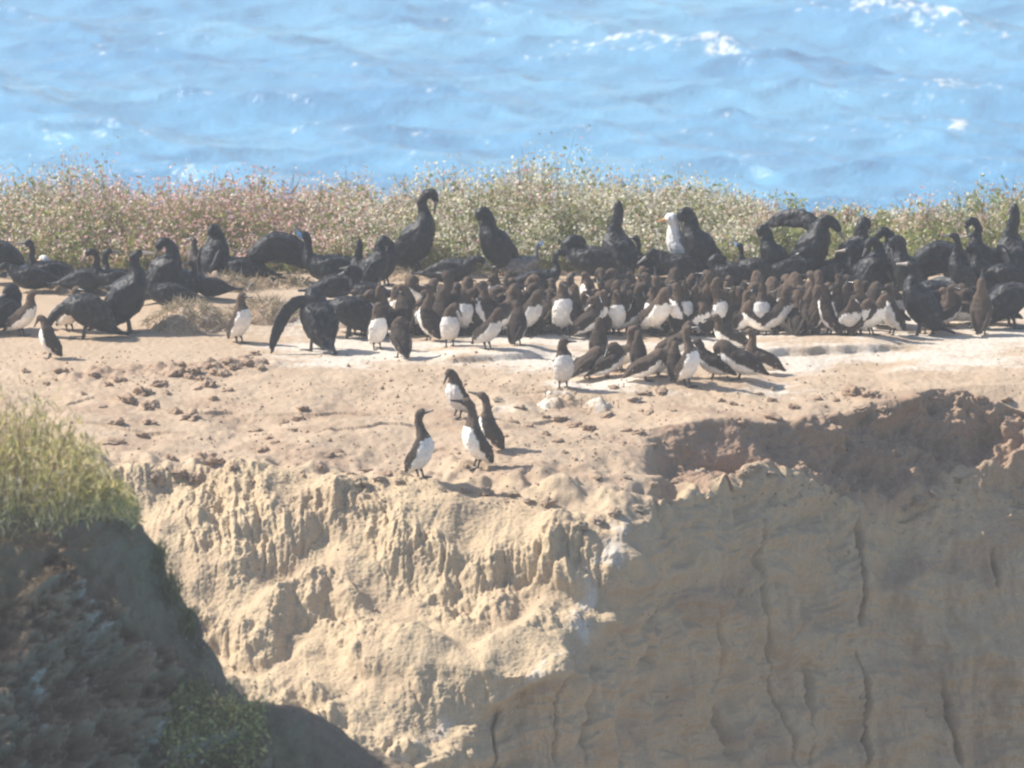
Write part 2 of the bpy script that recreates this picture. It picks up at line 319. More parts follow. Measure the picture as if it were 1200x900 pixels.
# ---------------------------------------------------------------- sea
def sea():
    def axis(lo, hi, st, far):
        a = np.arange(lo, hi, st); g = st*1.25**np.arange(1, 200); g = np.cumsum(g); g = g[g < far]
        return np.concatenate([(lo-g)[::-1], a, hi+g])
    X = axis(-24, 24, .13, 5000); Y = axis(150, 232, .13, 6000)
    x, y = np.meshgrid(X, Y); cell = np.maximum(np.gradient(X)[None,:]+0*x, np.gradient(Y)[:,None]+0*x)
    z = 0*x; hx = 0*x; hy = 0*x; r = np.random.default_rng(5)
    for i in range(120):
        L = 0.42*(11/.42)**(r.random()**1.25); th = R(-115)+r.normal()*.55; k = 2*math.pi/L
        a = .0150*L**.93*r.uniform(.5, 1.3)*(1 if L < 3 else .62); ph = r.random()*6.28
        wgt = np.clip(1-4*cell/L, 0, 1); q = k*(x*math.cos(th)+y*math.sin(th))+ph
        z += wgt*a*np.cos(q); hx -= wgt*a*math.cos(th)*np.sin(q); hy -= wgt*a*math.sin(th)*np.sin(q)
    co = np.stack([x+hx, y+hy, z-25], -1)
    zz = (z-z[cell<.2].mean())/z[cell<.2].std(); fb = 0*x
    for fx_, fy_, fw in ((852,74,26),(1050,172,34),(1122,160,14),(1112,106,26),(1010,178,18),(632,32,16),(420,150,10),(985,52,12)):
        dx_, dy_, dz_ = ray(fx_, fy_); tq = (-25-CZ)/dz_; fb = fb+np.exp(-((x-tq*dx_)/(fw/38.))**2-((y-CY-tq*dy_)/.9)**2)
    foam_glint = np.maximum(sstep(2.35, 2.8, .8*zz+2.4*fb+1.5*fbm(x*1.4, y*1.6, 0*x, 3, 7)), sstep(1.62, 1.95, zz*.5+1.9*fbm(x*2.6, y*3, 0*x, 2, 9)+.8*fbm(x*.15, y*.12, 0*x, 2, 12))) * (cell < .5)  # whitecap foam, plus small pale flecks painted in as sun sparkle
    m, t, b = mat('sea_water', (.06,.25,.42), .16, .5); b.inputs['IOR'].default_value = 1.33
    col = N(t, 'ShaderNodeVertexColor', layer_name='Col'); pos = N(t, 'ShaderNodeNewGeometry').outputs['Position']
    n1 = noise(t, 5, 4, .6, pos)
    c = mix(t, ramp(t, noise(t, .12, 3, .5, pos), [(.35,(0,0,0)),(.65,(1,1,1))]), (.06,.27,.50), (.14,.40,.61))
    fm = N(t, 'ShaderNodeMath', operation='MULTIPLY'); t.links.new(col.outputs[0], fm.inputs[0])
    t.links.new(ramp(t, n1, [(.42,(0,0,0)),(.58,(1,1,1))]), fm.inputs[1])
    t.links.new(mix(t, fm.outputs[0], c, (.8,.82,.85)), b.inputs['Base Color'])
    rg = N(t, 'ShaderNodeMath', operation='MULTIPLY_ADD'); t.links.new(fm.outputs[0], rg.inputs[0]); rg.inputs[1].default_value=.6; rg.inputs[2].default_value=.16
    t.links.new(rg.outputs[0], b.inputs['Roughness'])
    bump(t, b, n1, .8, .08)
    o = link('sea', np_mesh('sea', co.reshape(-1,3), grid_faces(*x.shape)[:, ::1], (m,), True, cols=np.repeat(foam_glint.reshape(-1,1), 3, 1)))
    tag(o, kind='structure')
sea()

# ---------------------------------------------------------------- haze
mh = bpy.data.materials.new('air_haze'); mh.use_nodes = True; t = mh.node_tree; t.nodes.remove(t.nodes['Principled BSDF'])
pv = N(t, 'ShaderNodeVolumePrincipled'); pv.inputs['Density'].default_value = .0018; pv.inputs['Color'].default_value = (.93,.96,1,1)
pv.inputs['Anisotropy'].default_value = .2
t.links.new(pv.outputs[0], t.nodes['Material Output'].inputs['Volume'])
a, bb = (-7000,-7000,-32), (7000,8000,13)
hv = np.array([(x,y,z) for x in (a[0],bb[0]) for y in (a[1],bb[1]) for z in (a[2],bb[2])], float)
hf = np.array([(0,1,3,2),(4,6,7,5),(0,4,5,1),(2,3,7,6),(0,2,6,4),(1,5,7,3)])
tag(link('haze', np_mesh('haze', hv, hf, (mh,), False)), kind='stuff')

# ---------------------------------------------------------------- birds
def crom(P, n):
    P = np.asarray(P, float); Q = np.vstack([2*P[0]-P[1], P, 2*P[-1]-P[-2]]); out = []
    for i in range(1, len(Q)-2):
        for k in range(n):
            u = k/n; a, b, c, d = Q[i-1], Q[i], Q[i+1], Q[i+2]
            out.append(.5*((2*b)+(c-a)*u+(2*a-5*b+4*c-d)*u*u+(3*b-a-3*c+d)*u**3))
    out.append(Q[-2]); return np.array(out)
def frames(p):
    T = np.gradient(p, axis=0); T /= np.linalg.norm(T, axis=1, keepdims=True)+1e-9
    L = np.zeros_like(T); l = np.array([0,1.,0]) if abs(T[0,1]) < .75 else np.array([1.,0,0])
    for i in range(len(T)):
        l = l-T[i]*l.dot(T[i]); l /= np.linalg.norm(l)+1e-9; L[i] = l
    return T, L, np.cross(T, L)
def tube(pts, rad, seg=14, n=4, pre=None):
    q = crom(np.hstack([np.asarray(pts, float), np.asarray(rad, float)]), n) if pre is None else pre
    p, r = q[:, :3], np.maximum(q[:, 3:5], .0015)
    T, L, Dn = frames(p); a = np.linspace(0, 2*math.pi, seg, endpoint=False)
    ring = p[:,None]+L[:,None]*(np.cos(a)[None,:,None]*r[:,None,0:1])+Dn[:,None]*(np.sin(a)[None,:,None]*r[:,None,1:2])
    co = ring.reshape(-1,3); m = len(p); F = []
    for i in range(m-1):
        for k in range(seg):
            F.append((i*seg+k, i*seg+(k+1)%seg, (i+1)*seg+(k+1)%seg, (i+1)*seg+k))
    co = np.vstack([co, p[0]-T[0]*r[0].mean()*.5, p[-1]+T[-1]*r[-1].mean()*.8]); c0, c1 = m*seg, m*seg+1
    for k in range(seg):
        F.append((c0, (k+1)%seg, k)); F.append((c1, (m-1)*seg+k, (m-1)*seg+(k+1)%seg))
    return co, F, q
def join(parts):
    co, F, o = [], [], 0
    for c, f in parts: co.append(c); F += [tuple(i+o for i in g) for g in f]; o += len(c)
    return np.vstack(co), F
def pymesh(name, co, F, m, smooth=True):
    me = bpy.data.meshes.new(name); me.from_pydata([tuple(v) for v in co], [], F); me.update()
    if smooth: me.polygons.foreach_set('use_smooth', [True]*len(me.polygons))
    if m: me.materials.append(m)
    return me
def remeshed(name, co, F, vox, it=2):
    me = pymesh(name+'_tmp', co, F, None); o = bpy.data.objects.new('tmp', me); C.objects.link(o)
    r = o.modifiers.new('r', 'REMESH'); r.mode = 'VOXEL'; r.voxel_size = vox; r.use_smooth_shade = True
    s = o.modifiers.new('s', 'SMOOTH'); s.factor = .5; s.iterations = it
    dg = bpy.context.evaluated_depsgraph_get(); out = bpy.data.meshes.new_from_object(o.evaluated_get(dg)); out.name = name
    bpy.data.objects.remove(o); bpy.data.meshes.remove(me); return out

def plumage(name, rough, spec, sheen=0.0, scale=70):
    m, t, b = mat(name, rough=rough, spec=spec)
    col = N(t, 'ShaderNodeVertexColor', layer_name='Col'); pos = N(t, 'ShaderNodeTexCoord').outputs['Object']
    n = noise(t, scale, 3, .6, pos); n2 = noise(t, 18, 3, .6, pos)
    c = mix(t, .7, col.outputs[0], ramp(t, n2, [(.3,(.72,.72,.72)),(.7,(1.2,1.17,1.12))]), 'MULTIPLY')
    c = mix(t, .5, c, ramp(t, n, [(.3,(.7,.7,.7)),(.7,(1.2,1.2,1.2))]), 'MULTIPLY')
    oi = N(t, 'ShaderNodeObjectInfo').outputs['Random']
    c = mix(t, .8, c, ramp(t, oi, [(0,(.7,.7,.72)),(.5,(1.05,1.02,1.)),(1,(1.7,1.6,1.45))]), 'MULTIPLY')
    t.links.new(c, b.inputs['Base Color']); bump(t, b, n, .35, .006)
    b.inputs['Sheen Weight'].default_value = sheen; b.inputs['Sheen Roughness'].default_value = .4
    return m
M_murre = plumage('murre_plumage', .85, .12, .03); M_corm = plumage('cormorant_plumage', .5, .22, 0, 60)
M_gull = plumage('gull_plumage', .8, .2)
M_bill = mat('dark_bill', (.03,.028,.03), .35, .5)[0]; M_cbill = mat('grey_bill', (.20,.19,.18), .4, .5)[0]
M_pbill = mat('pale_bill', (.55,.47,.40), .5)[0]; M_obill = mat('orange_bill', (.75,.32,.06), .4, .5)[0]
M_foot = mat('dark_foot', (.045,.04,.04), .6)[0]; M_eye = mat('dark_eye', (.006,.005,.005), .15, .6)[0]
M_blue = mat('blue_throat_skin', (.12,.32,.62), .5)[0]; M_pink = mat('pink_leg', (.6,.3,.26), .6)[0]
PAL = {'murre': ((.095,.070,.055), (.056,.043,.036), (.88,.86,.83)), 'corm': ((.009,.010,.014),)*2+((.012,.013,.016),),
       'brown': ((.07,.055,.045),)*2+((.10,.08,.065),), 'gull': ((.78,.78,.78), (.22,.25,.28), (.82,.82,.82)),
       'grey': ((.11,.115,.125), (.10,.105,.115), (.16,.165,.175))}

def make_bird(kind, sp, body, wing=(1, 4), neck_i=4, bill=None, yawh=0, gape=0, throat=False, spread=None, feet=True, pal=None,
              bmat=None, vox=None, folds=True, shank=.0):
    """sp: species size class; body: rows x,y,z,lateral,dorsal from the tail tip to the forehead"""
    B = np.array(body, float); lat_ = 1.16 if sp == 'murre' else 1.2
    B[:, -2] *= lat_
    if sp == 'corm': B[2:5, -1] *= 1.12; B[neck_i+1:, -2] /= 1.36; B[neck_i+1:, -1] *= .88
    if B.shape[1] == 4: B = np.insert(B, 1, 0, axis=1)
    if feet and kind != 'gull':
        dn = .030 if sp == 'murre' else .085; f_ = np.clip(B[:,2]/.16, .15, 1); B[:,2] -= dn*f_
        if bill is not None: bill = (bill[0], bill[1], bill[2]-dn)
        if spread: spread = [([(a_, b_, c_-dn) for a_, b_, c_ in p_], r_) for p_, r_ in spread]
    ng = B[neck_i, :3].copy(); ang = R(yawh)
    def turn(p, f=1.):
        p = np.array(p, float); a = ang*f; c, s = math.cos(a), math.sin(a); dx, dy = p[0]-ng[0], p[1]-ng[1]
        return np.array([ng[0]+c*dx-s*dy, ng[1]+s*dx+c*dy, p[2]])
    if yawh:
        for i in range(neck_i+1, len(B)): B[i, :3] = turn(B[i, :3], min(1, (i-neck_i)/2))
    co, F, q = tube(B[:, :3], B[:, 3:5]); parts = [(co, F)]
    p = q[:, :3]; T, L, Dn = frames(p); n4 = 4
    if folds:
        i0, i1 = wing[1]*n4, wing[0]*n4
        ss = np.linspace(i0, i1-2, 8).astype(int)
        for sd_ in (-1, 1):
            wp, wr = [], []
            for k, i in enumerate(ss):
                u = k/7; rr_ = q[i, 3:5]
                wp.append(p[i]+L[i]*sd_*rr_[0]*(.80-.15*u)+Dn[i]*rr_[1]*(.10+.45*u)-T[i]*.02*u)
                env = (.35, .8, 1, 1, .95, .8, .55, .25)[k]
                wr.append((rr_[1]*.72*env, (.35 if k in (0,7) else .5)*.36*rr_[0]))
            wc, wf, _ = tube(wp, [(b_, a_) for a_, b_ in wr]); parts.append((wc, wf))
    if spread:
        for pts, rad in spread:
            c_, f_, _ = tube(pts, rad, 12); parts.append((c_, f_))
    co, F = join(parts)
    big = sp == 'corm'
    me = remeshed('body', co, F, vox or (.0075 if big else .0062))
    v = np.zeros(len(me.vertices)*3, np.float32); me.vertices.foreach_get('co', v); v = v.reshape(-1,3)
    vn = np.zeros(len(v)*3, np.float32); me.vertices.foreach_get('normal', vn); vn = vn.reshape(-1,3)
    k_ = 22 if big else 40; am = .0065 if big else .004
    v = v+vn*(am*fbm(v[:,0]*k_, v[:,1]*k_, v[:,2]*k_*.7, 3, 2, .65)+(.007*perlin(v[:,0]*9, v[:,1]*9, v[:,2]*9, 4) if big else .002*perlin(v[:,0]*18, v[:,1]*18, v[:,2]*18, 4)))[:,None]
    me.vertices.foreach_set('co', v.astype(np.float32).ravel()); me.update()
    dist = ((v[:,None]-p[None])**2).sum(-1); dist = dist/(np.maximum(q[:,3:5].mean(1), .01)**2)[None]**.35
    ix = dist.argmin(1); rel = v-p[ix]; rel /= np.linalg.norm(rel, axis=1, keepdims=True)+1e-9
    dd = (rel*Dn[ix]).sum(1); tt = ix/n4
    head, back, belly = [np.array(c_) for c_ in PAL[pal or sp]]
    col = np.repeat(belly[None], len(v), 0)
    if sp == 'murre':
        nz = .16*perlin(v[:,0]*40, v[:,1]*40, v[:,2]*40)+.12*perlin(v[:,0]*14, v[:,1]*14, v[:,2]*14, 2)
        thr = np.interp(tt, [0, wing[0], wing[0]+.6, wing[1]-.3, neck_i-.2, neck_i+.6], [-.6, -.35, -.22, -.05, -.25, -1.5])
        bk = sstep(-.06, .06, dd-thr+nz)[:, None]
        col = col*(1-bk)+back*bk
        hd = sstep(neck_i-.1, neck_i+.35, tt)[:, None]; col = np.where(bk > .5, col*(1-hd)+head*hd, col)
        # pale tips of the secondaries
        st = (np.abs(tt-(wing[0]+.8)-.35*dd) < .07) & (dd > -.1) & (dd < .45); col[st] = (.42,.38,.34)
    elif sp == 'gull':
        bk = ((dd > .0) & (tt < neck_i-.3))[:, None]; col = np.where(bk, back, head)
        tip = (tt < 1.2) & (dd > -.2); col[tip] = (.02,.02,.02)
    else:
        sc = perlin(v[:,0]*28, v[:,1]*28, v[:,2]*28, 3)
        col = np.where((dd > .1)[:,None], back, belly)*(1+.5*sc[:,None])
        up = np.clip(dd, 0, 1)*(tt < neck_i)*sstep(.15, .5, sc+.2*perlin(v[:,0]*9, v[:,1]*9, v[:,2]*9, 5))
        col = col+up[:,None]*np.array((.052,.049,.048))  # pale mottles on the upper side, sheen painted into the colour
        wv = worley(v[:,0]*34, v[:,1]*34, v[:,2]*22, 7)[0]; col = col+(np.clip(dd+.25, 0, 1)*(tt < neck_i)*sstep(.5,.85,wv))[:,None]*np.array((.030,.028,.027))
        col[tt > neck_i] = head*1.05
    a = me.color_attributes.new('Col', 'FLOAT_COLOR', 'POINT'); c4 = np.ones((len(v),4), np.float32); c4[:,:3] = np.clip(col,0,1)
    a.data.foreach_set('color', c4.ravel())
    me.materials.append(M_gull if sp == 'gull' else M_corm if big else M_murre)
    root = empty(kind); link('body', me, root)
    hd_, fr = B[-2, :3], B[-1, :3]; fwd = fr-hd_; fwd /= np.linalg.norm(fwd)
    if bill is not None:
        bl = turn(bill, 1.0) if yawh else np.array(bill, float)
        bm_ = bmat or (M_cbill if big else M_bill); ax = bl-fr; ln = np.linalg.norm(ax); ax = ax/ln
        r0 = .0155 if big else .012
        if sp == 'gull': r0 = .013
        upv = np.array([0,0,1.]); upv = upv-ax*upv.dot(ax); upv /= np.linalg.norm(upv)+1e-9
        def mand(tip_, r):
            mid = fr*.45+tip_*.55
            cs, fs, _ = tube([fr-ax*.02, fr+ax*.005, mid, tip_*.97+fr*.03, tip_-upv*(.007 if big or sp == 'gull' else .001)],
                             [(r,r*1.1),(r*.95,r),(r*.55,r*.6),(r*.4,r*.42),(r*.2,r*.2)], 8, 3); return cs, fs
        if gape:
            lat = np.cross(upv, ax)
            def rot(v_, a_): return v_*math.cos(a_)+np.cross(lat, v_)*math.sin(a_)+lat*lat.dot(v_)*(1-math.cos(a_))
            bco, bF = join([mand(fr+rot(ax, -R(gape/2))*ln, r0*.8), mand(fr+rot(ax, R(gape/2))*ln*.95, r0*.7)])
        else: bco, bF = mand(bl, r0)
        link('bill', pymesh('bill', bco, bF, bm_), root)
        lat = np.cross(upv, ax); lat /= np.linalg.norm(lat)+1e-9; er = .006 if big else .0045; hr = B[-1, 3]
        e0 = fr*.65+hd_*.35
        for s_ in (-1, 1):
            ec, ef, _ = tube([e0+lat*s_*hr*1.1+upv*.004-ax*er*.8, e0+lat*s_*hr*1.1+upv*.004+ax*er*.8], [(er,er),(er,er)], 8, 2)
            link('eye', pymesh('eye', ec, ef, M_eye), root)
        if throat:
            c_ = fr-upv*B[-1,4]*.7-ax*.012; tc_, tf_, _ = tube([c_-ax*.03, c_, c_+ax*.035, c_+ax*.06], [(.012,.010),(.020,.020),(.014,.013),(.004,.004)], 10, 3)
            link('throat_patch', pymesh('throat_patch', tc_, tf_, M_blue), root)
    if feet:
        k = 1.9 if big else 1.0; fw = .026*k
        for s_ in (-1, 1):
            y0 = s_*fw; Lf = .052*k; parts = []
            h0 = .05+shank if not big else .12+shank
            parts.append(tube([(-.015*k, y0*.9, h0), (-.005, y0, .03*k), (0, y0, .008)], [(.011*k,)*2, (.006*k,)*2, (.007*k,)*2], 8, 2)[:2])
            tips = [(Lf, y0-.022*k), (Lf*1.15, y0+.002), (Lf, y0+.024*k)]
            vv = [(-.008*k, y0, .010)]+[(a_, b_, .004) for a_, b_ in tips]; vb = [(x_, y_, 0.) for x_, y_, z_ in vv]
            parts.append((np.array(vv+vb), [(0,1,2),(0,2,3),(4,6,5),(4,7,6),(0,4,5,1),(1,5,6,2),(2,6,7,3),(3,7,4,0)]))
            fc, ff = join(parts); link('foot', pymesh('foot', fc, ff, M_pink if sp == 'gull' else M_foot, True), root)
    return root

# murre poses -------------------------------------------------------
def up(neck, bill, **k):
    b = [(-.100,.028,.010,.006), (-.075,.055,.026,.020), (-.045,.095,.050,.046), (-.010,.150,.062,.062), (.018,.210,.063,.062), (.022,.262,.050,.048)]
    return make_bird('murre', 'murre', b+neck, (1, 4), 5, bill, **k)
NK = [(.014,.300,.035,.034), (.012,.336,.028,.029), (.026,.364,.026,.029), (.050,.366,.017,.018)]
NT = [(.008,.305,.034,.032), (-.010,.350,.025,.025), (-.016,.392,.024,.025), (.002,.424,.026,.027), (.028,.430,.017,.018)]
P = {}
P['up'] = up(NK, (.115,.0,.366)); P['upL'] = up(NK, (.112,0,.368), yawh=75); P['upR'] = up(NK, (.112,0,.366), yawh=-75)
P['reach'] = up([(.020,.305,.035,.033), (.024,.350,.026,.026), (.036,.392,.025,.026), (.060,.412,.026,.027), (.086,.416,.017,.018)], (.155,0,.428))
P['tall'] = up(NT, (.090,0,.448)); P['tallL'] = up(NT, (.090,0,.432), yawh=60)
P['sky'] = up([(.012,.300,.034,.033), (.006,.340,.026,.026), (.012,.372,.025,.026), (.022,.392,.018,.018)], (.045,0,.452))
P['bow'] = up([(.030,.300,.036,.035), (.046,.332,.029,.030), (.072,.345,.026,.027), (.090,.330,.017,.018)], (.122,0,.272))
P['bowL'] = up([(.030,.300,.036,.035), (.046,.332,.029,.030), (.072,.345,.026,.027), (.090,.330,.017,.018)], (.122,0,.272), yawh=60)
def lean(neck, bill, **k):
    b = [(-.150,.030,.010,.006), (-.118,.058,.026,.018), (-.075,.095,.050,.044), (-.020,.140,.064,.062), (.035,.192,.064,.063), (.062,.238,.050,.050)]
    return make_bird('murre', 'murre', b+neck, (1, 4), 5, bill, **k)
P['lean'] = lean([(.076,.275,.036,.035), (.088,.305,.028,.030), (.110,.318,.026,.028), (.132,.308,.017,.018)], (.185,0,.272))
P['leanUp'] = lean([(.070,.280,.035,.034), (.070,.318,.028,.028), (.086,.346,.026,.028), (.110,.350,.017,.018)], (.172,0,.352))
P['preen'] = lean([(.066,.274,.038,.036), (.048,.302,.030,.030), (.016,.304,.026,.028), (-.006,.286,.017,.018)], (-.045,.03,.235))
P['hunch'] = lean([(.070,.262,.044,.042), (.082,.282,.034,.034), (.098,.282,.026,.028), (.114,.268,.017,.018)], (.135,0,.215))
P['hunchR'] = lean([(.070,.262,.044,.042), (.078,.286,.034,.034), (.096,.292,.026,.028), (.116,.286,.017,.018)], (.175,0,.270), yawh=-70)
def sit(neck, bill, **k):
    b = [(-.190,.050,.010,.006), (-.150,.066,.030,.020), (-.098,.082,.056,.046), (-.030,.092,.072,.066), (.040,.108,.070,.064), (.085,.138,.050,.050)]
    return make_bird('murre', 'murre', b+neck, (1, 4), 5, bill, feet=False, **k)
P['sit'] = sit([(.104,.168,.038,.036), (.108,.196,.029,.029), (.124,.214,.026,.028), (.146,.212,.017,.018)], (.208,0,.208))
P['sitB'] = sit([(.100,.172,.036,.036), (.096,.205,.029,.029), (.098,.228,.026,.028), (.112,.238,.017,.018)], (.165,0,.262), yawh=110)
P['sitN'] = sit([(.098,.176,.034,.034), (.096,.220,.026,.026), (.098,.256,.025,.026), (.116,.272,.026,.027), (.138,.272,.017,.018)], (.196,0,.270))
P['sitT'] = sit([(.108,.150,.042,.040), (.124,.140,.030,.032), (.140,.116,.024,.026), (.146,.094,.016,.017)], (.150,0,.050))
def crouch(neck, bill, **k):                                   # half risen, back sloping
    b = [(-.165,.034,.010,.006), (-.130,.058,.028,.018), (-.085,.085,.054,.046), (-.025,.118,.068,.064), (.035,.155,.067,.063), (.070,.196,.050,.050)]
    return make_bird('murre', 'murre', b+neck, (1, 4), 5, bill, **k)
P['crouch'] = crouch([(.084,.230,.038,.036), (.090,.262,.029,.030), (.108,.280,.026,.028), (.130,.276,.017,.018)], (.190,0,.262))
P['crouchT'] = crouch([(.086,.216,.044,.042), (.102,.220,.034,.034), (.120,.204,.026,.028), (.128,.184,.017,.018)], (.138,0,.135))
P['crouchB'] = crouch([(.072,.232,.040,.038), (.050,.258,.030,.030), (.020,.252,.026,.027), (.002,.234,.017,.018)], (-.035,-.03,.185))
P['crouchN'] = crouch([(.074,.242,.035,.034), (.066,.286,.026,.027), (.072,.318,.025,.026), (.092,.332,.026,.027), (.114,.330,.017,.018)], (.174,0,.322))

# cormorant poses -----------------------------------------------------
def cstand(neck, bill, **k):
    b = [(-.270,.045,.020,.008), (-.190,.110,.034,.016), (-.125,.170,.058,.050), (-.070,.235,.092,.088), (-.010,.320,.104,.102), (.035,.400,.092,.088), (.048,.460,.062,.060)]
    return make_bird('cormorant', 'corm', b+neck, (2, 5), 6, bill, **k)
Q = {}
Q['up'] = cstand([(.040,.520,.045,.044), (.026,.575,.036,.036), (.034,.630,.033,.034), (.060,.660,.036,.036), (.094,.662,.024,.026)], (.180,0,.662))
Q['upB'] = cstand([(.036,.505,.048,.046), (.030,.550,.038,.038), (.044,.590,.036,.036), (.076,.598,.025,.027)], (.160,0,.596), bmat=M_pbill)
Q['arch'] = cstand([(.036,.520,.046,.046), (.028,.585,.038,.038), (.060,.640,.036,.037), (.108,.632,.036,.037), (.124,.590,.026,.028)], (.110,0,.505))
Q['tuck'] = cstand([(.046,.510,.056,.056), (.068,.560,.050,.050), (.108,.565,.044,.046), (.124,.525,.030,.032)], (.108,0,.440))
Q['tuckB'] = cstand([(.030,.520,.052,.050), (-.010,.560,.044,.044), (-.055,.545,.040,.042), (-.078,.505,.028,.030)], (-.098,.03,.430))
Q['thick'] = cstand([(.040,.510,.058,.056), (.026,.570,.050,.050), (.018,.625,.044,.048), (.020,.670,.036,.040), (.036,.680,.024,.028)], (.078,0,.620), yawh=40)
def cbow(neck, bill, **k):
    b = [(-.330,.050,.020,.008), (-.245,.110,.034,.018), (-.180,.180,.062,.056), (-.100,.250,.096,.094), (-.010,.300,.104,.100), (.070,.320,.088,.084), (.120,.310,.060,.060)]
    return make_bird('cormorant', 'corm', b+neck, (2, 5), 6, bill, **k)
Q['bow'] = cbow([(.160,.295,.045,.045), (.200,.262,.036,.036), (.228,.222,.034,.036), (.244,.188,.024,.026)], (.268,0,.105))
Q['bowUp'] = cbow([(.160,.345,.050,.048), (.185,.395,.038,.038), (.215,.420,.035,.036), (.250,.415,.024,.026)], (.335,0,.400), bmat=M_pbill)
Q['wing'] = cstand([(.075,.480,.052,.052), (.115,.470,.040,.040), (.150,.425,.036,.036), (.165,.385,.026,.028)], (.180,0,.300),
   spread=[([(.02,.06,.43), (.04,.13,.44), (.05,.21,.38), (.04,.28,.27), (.03,.33,.16), (.02,.35,.09)], [(.03,.045),(.020,.045),(.012,.050),(.010,.045),(.007,.030),(.004,.010)])])
Q['fan'] = cstand([(.056,.500,.056,.056), (.090,.520,.048,.048), (.140,.500,.040,.042), (.172,.455,.028,.030)], (.215,0,.385),
   spread=[([(.03,.05,.43), (-.05,.08,.50), (-.15,.11,.515), (-.27,.14,.49), (-.37,.16,.44)], [(.05,.05),(.04,.06),(.03,.065),(.018,.05),(.008,.015)])])
def csit(neck, bill, **k):
    b = [(-.380,.105,.022,.008), (-.290,.110,.036,.018), (-.200,.115,.066,.050), (-.100,.125,.100,.082), (.010,.140,.108,.092), (.100,.172,.086,.078), (.150,.215,.060,.058)]
    return make_bird('cormorant', 'corm', b+neck, (2, 5), 6, bill, feet=False, **k)
Q['sit'] = csit([(.160,.275,.042,.042), (.150,.330,.033,.034), (.158,.380,.032,.033), (.182,.408,.035,.036), (.216,.406,.024,.026)], (.300,0,.398))
Q['sitB'] = csit([(.160,.270,.046,.044), (.158,.320,.036,.036), (.178,.350,.035,.036), (.212,.348,.024,.026)], (.296,0,.336), bmat=M_pbill)
Q['gape'] = csit([(.160,.275,.042,.042), (.160,.330,.033,.034), (.172,.375,.034,.036), (.200,.395,.025,.027)], (.270,0,.445), gape=26, throat=True)
Q['sitarch'] = csit([(.160,.280,.042,.042), (.150,.345,.033,.034), (.176,.398,.033,.034), (.222,.400,.035,.036), (.246,.372,.024,.026)], (.292,0,.310))
Q['sitlow'] = csit([(.180,.235,.048,.048), (.212,.250,.038,.038), (.244,.238,.034,.036), (.270,.218,.024,.026)], (.340,0,.165))
Q['hump'] = csit([(.165,.245,.062,.062), (.140,.285,.052,.052), (.090,.282,.044,.046), (.050,.262,.030,.032)], (-.02,.05,.225))
Q['roll'] = make_bird('cormorant', 'corm', [(-.330,.060,.022,.010), (-.260,.115,.040,.026), (-.190,.175,.074,.058), (-.090,.235,.108,.086), (.020,.250,.108,.088),
     (.110,.205,.080,.076), (.150,.150,.052,.052), (.168,.105,.036,.038), (.160,.072,.024,.026)], (2, 5), 6, (.14,0,.03), feet=False)
Q['gape2'] = csit([(.160,.275,.040,.040), (.168,.330,.032,.033), (.180,.372,.034,.036), (.202,.395,.025,.027)], (.262,0,.470), gape=38, throat=True, pal='grey')
Q['grey'] = csit([(.160,.275,.042,.040), (.156,.330,.034,.034), (.172,.368,.035,.036), (.206,.366,.024,.026)], (.290,0,.362), pal='grey', bmat=M_pbill)
Q['brown'] = cstand([(.044,.510,.048,.046), (.034,.560,.040,.040), (.048,.602,.037,.037), (.082,.604,.025,.027)], (.165,0,.590), pal='brown')
G_ = make_bird('gull', 'gull', [(-.260,.100,.020,.008), (-.180,.125,.038,.026), (-.100,.160,.068,.058), (-.010,.205,.085,.080), (.055,.255,.078,.076), (.085,.320,.055,.055),
     (.086,.375,.040,.040), (.086,.420,.038,.040), (.108,.448,.039,.041), (.140,.442,.026,.028)], (2, 4), 5, (.205,0,.428), bmat=M_obill, shank=.03)
GR = make_bird('gull', 'gull', [(-.300,.080,.020,.008), (-.210,.085,.038,.026), (-.120,.095,.068,.054), (-.020,.100,.088,.076), (.070,.120,.080,.070), (.105,.150,.054,.050),
     (.100,.185,.040,.040), (.090,.205,.036,.038), (.070,.200,.026,.028)], (2, 4), 5, (.01,.02,.185), bmat=M_obill, feet=False)
PROTO = list(P.values())+list(Q.values())+[G_, GR]
def clone(root):
    r = root.copy(); C.objects.link(r)
    for ch in root.children:
        c = ch.copy(); C.objects.link(c); c.parent = r
    return r
used = set()
def bird(proto, px, py, yaw, sc, label, cat, group, dz=0.0):
    l = hit(px, py)
    o = proto if id(proto) not in used else clone(proto); used.add(id(proto))
    o.location = l+Vector((0,0,dz-.004)); o.rotation_euler = (0, 0, R(yaw)); o.scale = (sc,)*3
    return tag(o, label, cat, group)
GM, GC = 'common murres of the cliff-top colony', 'black cormorants of the cliff-top colony'
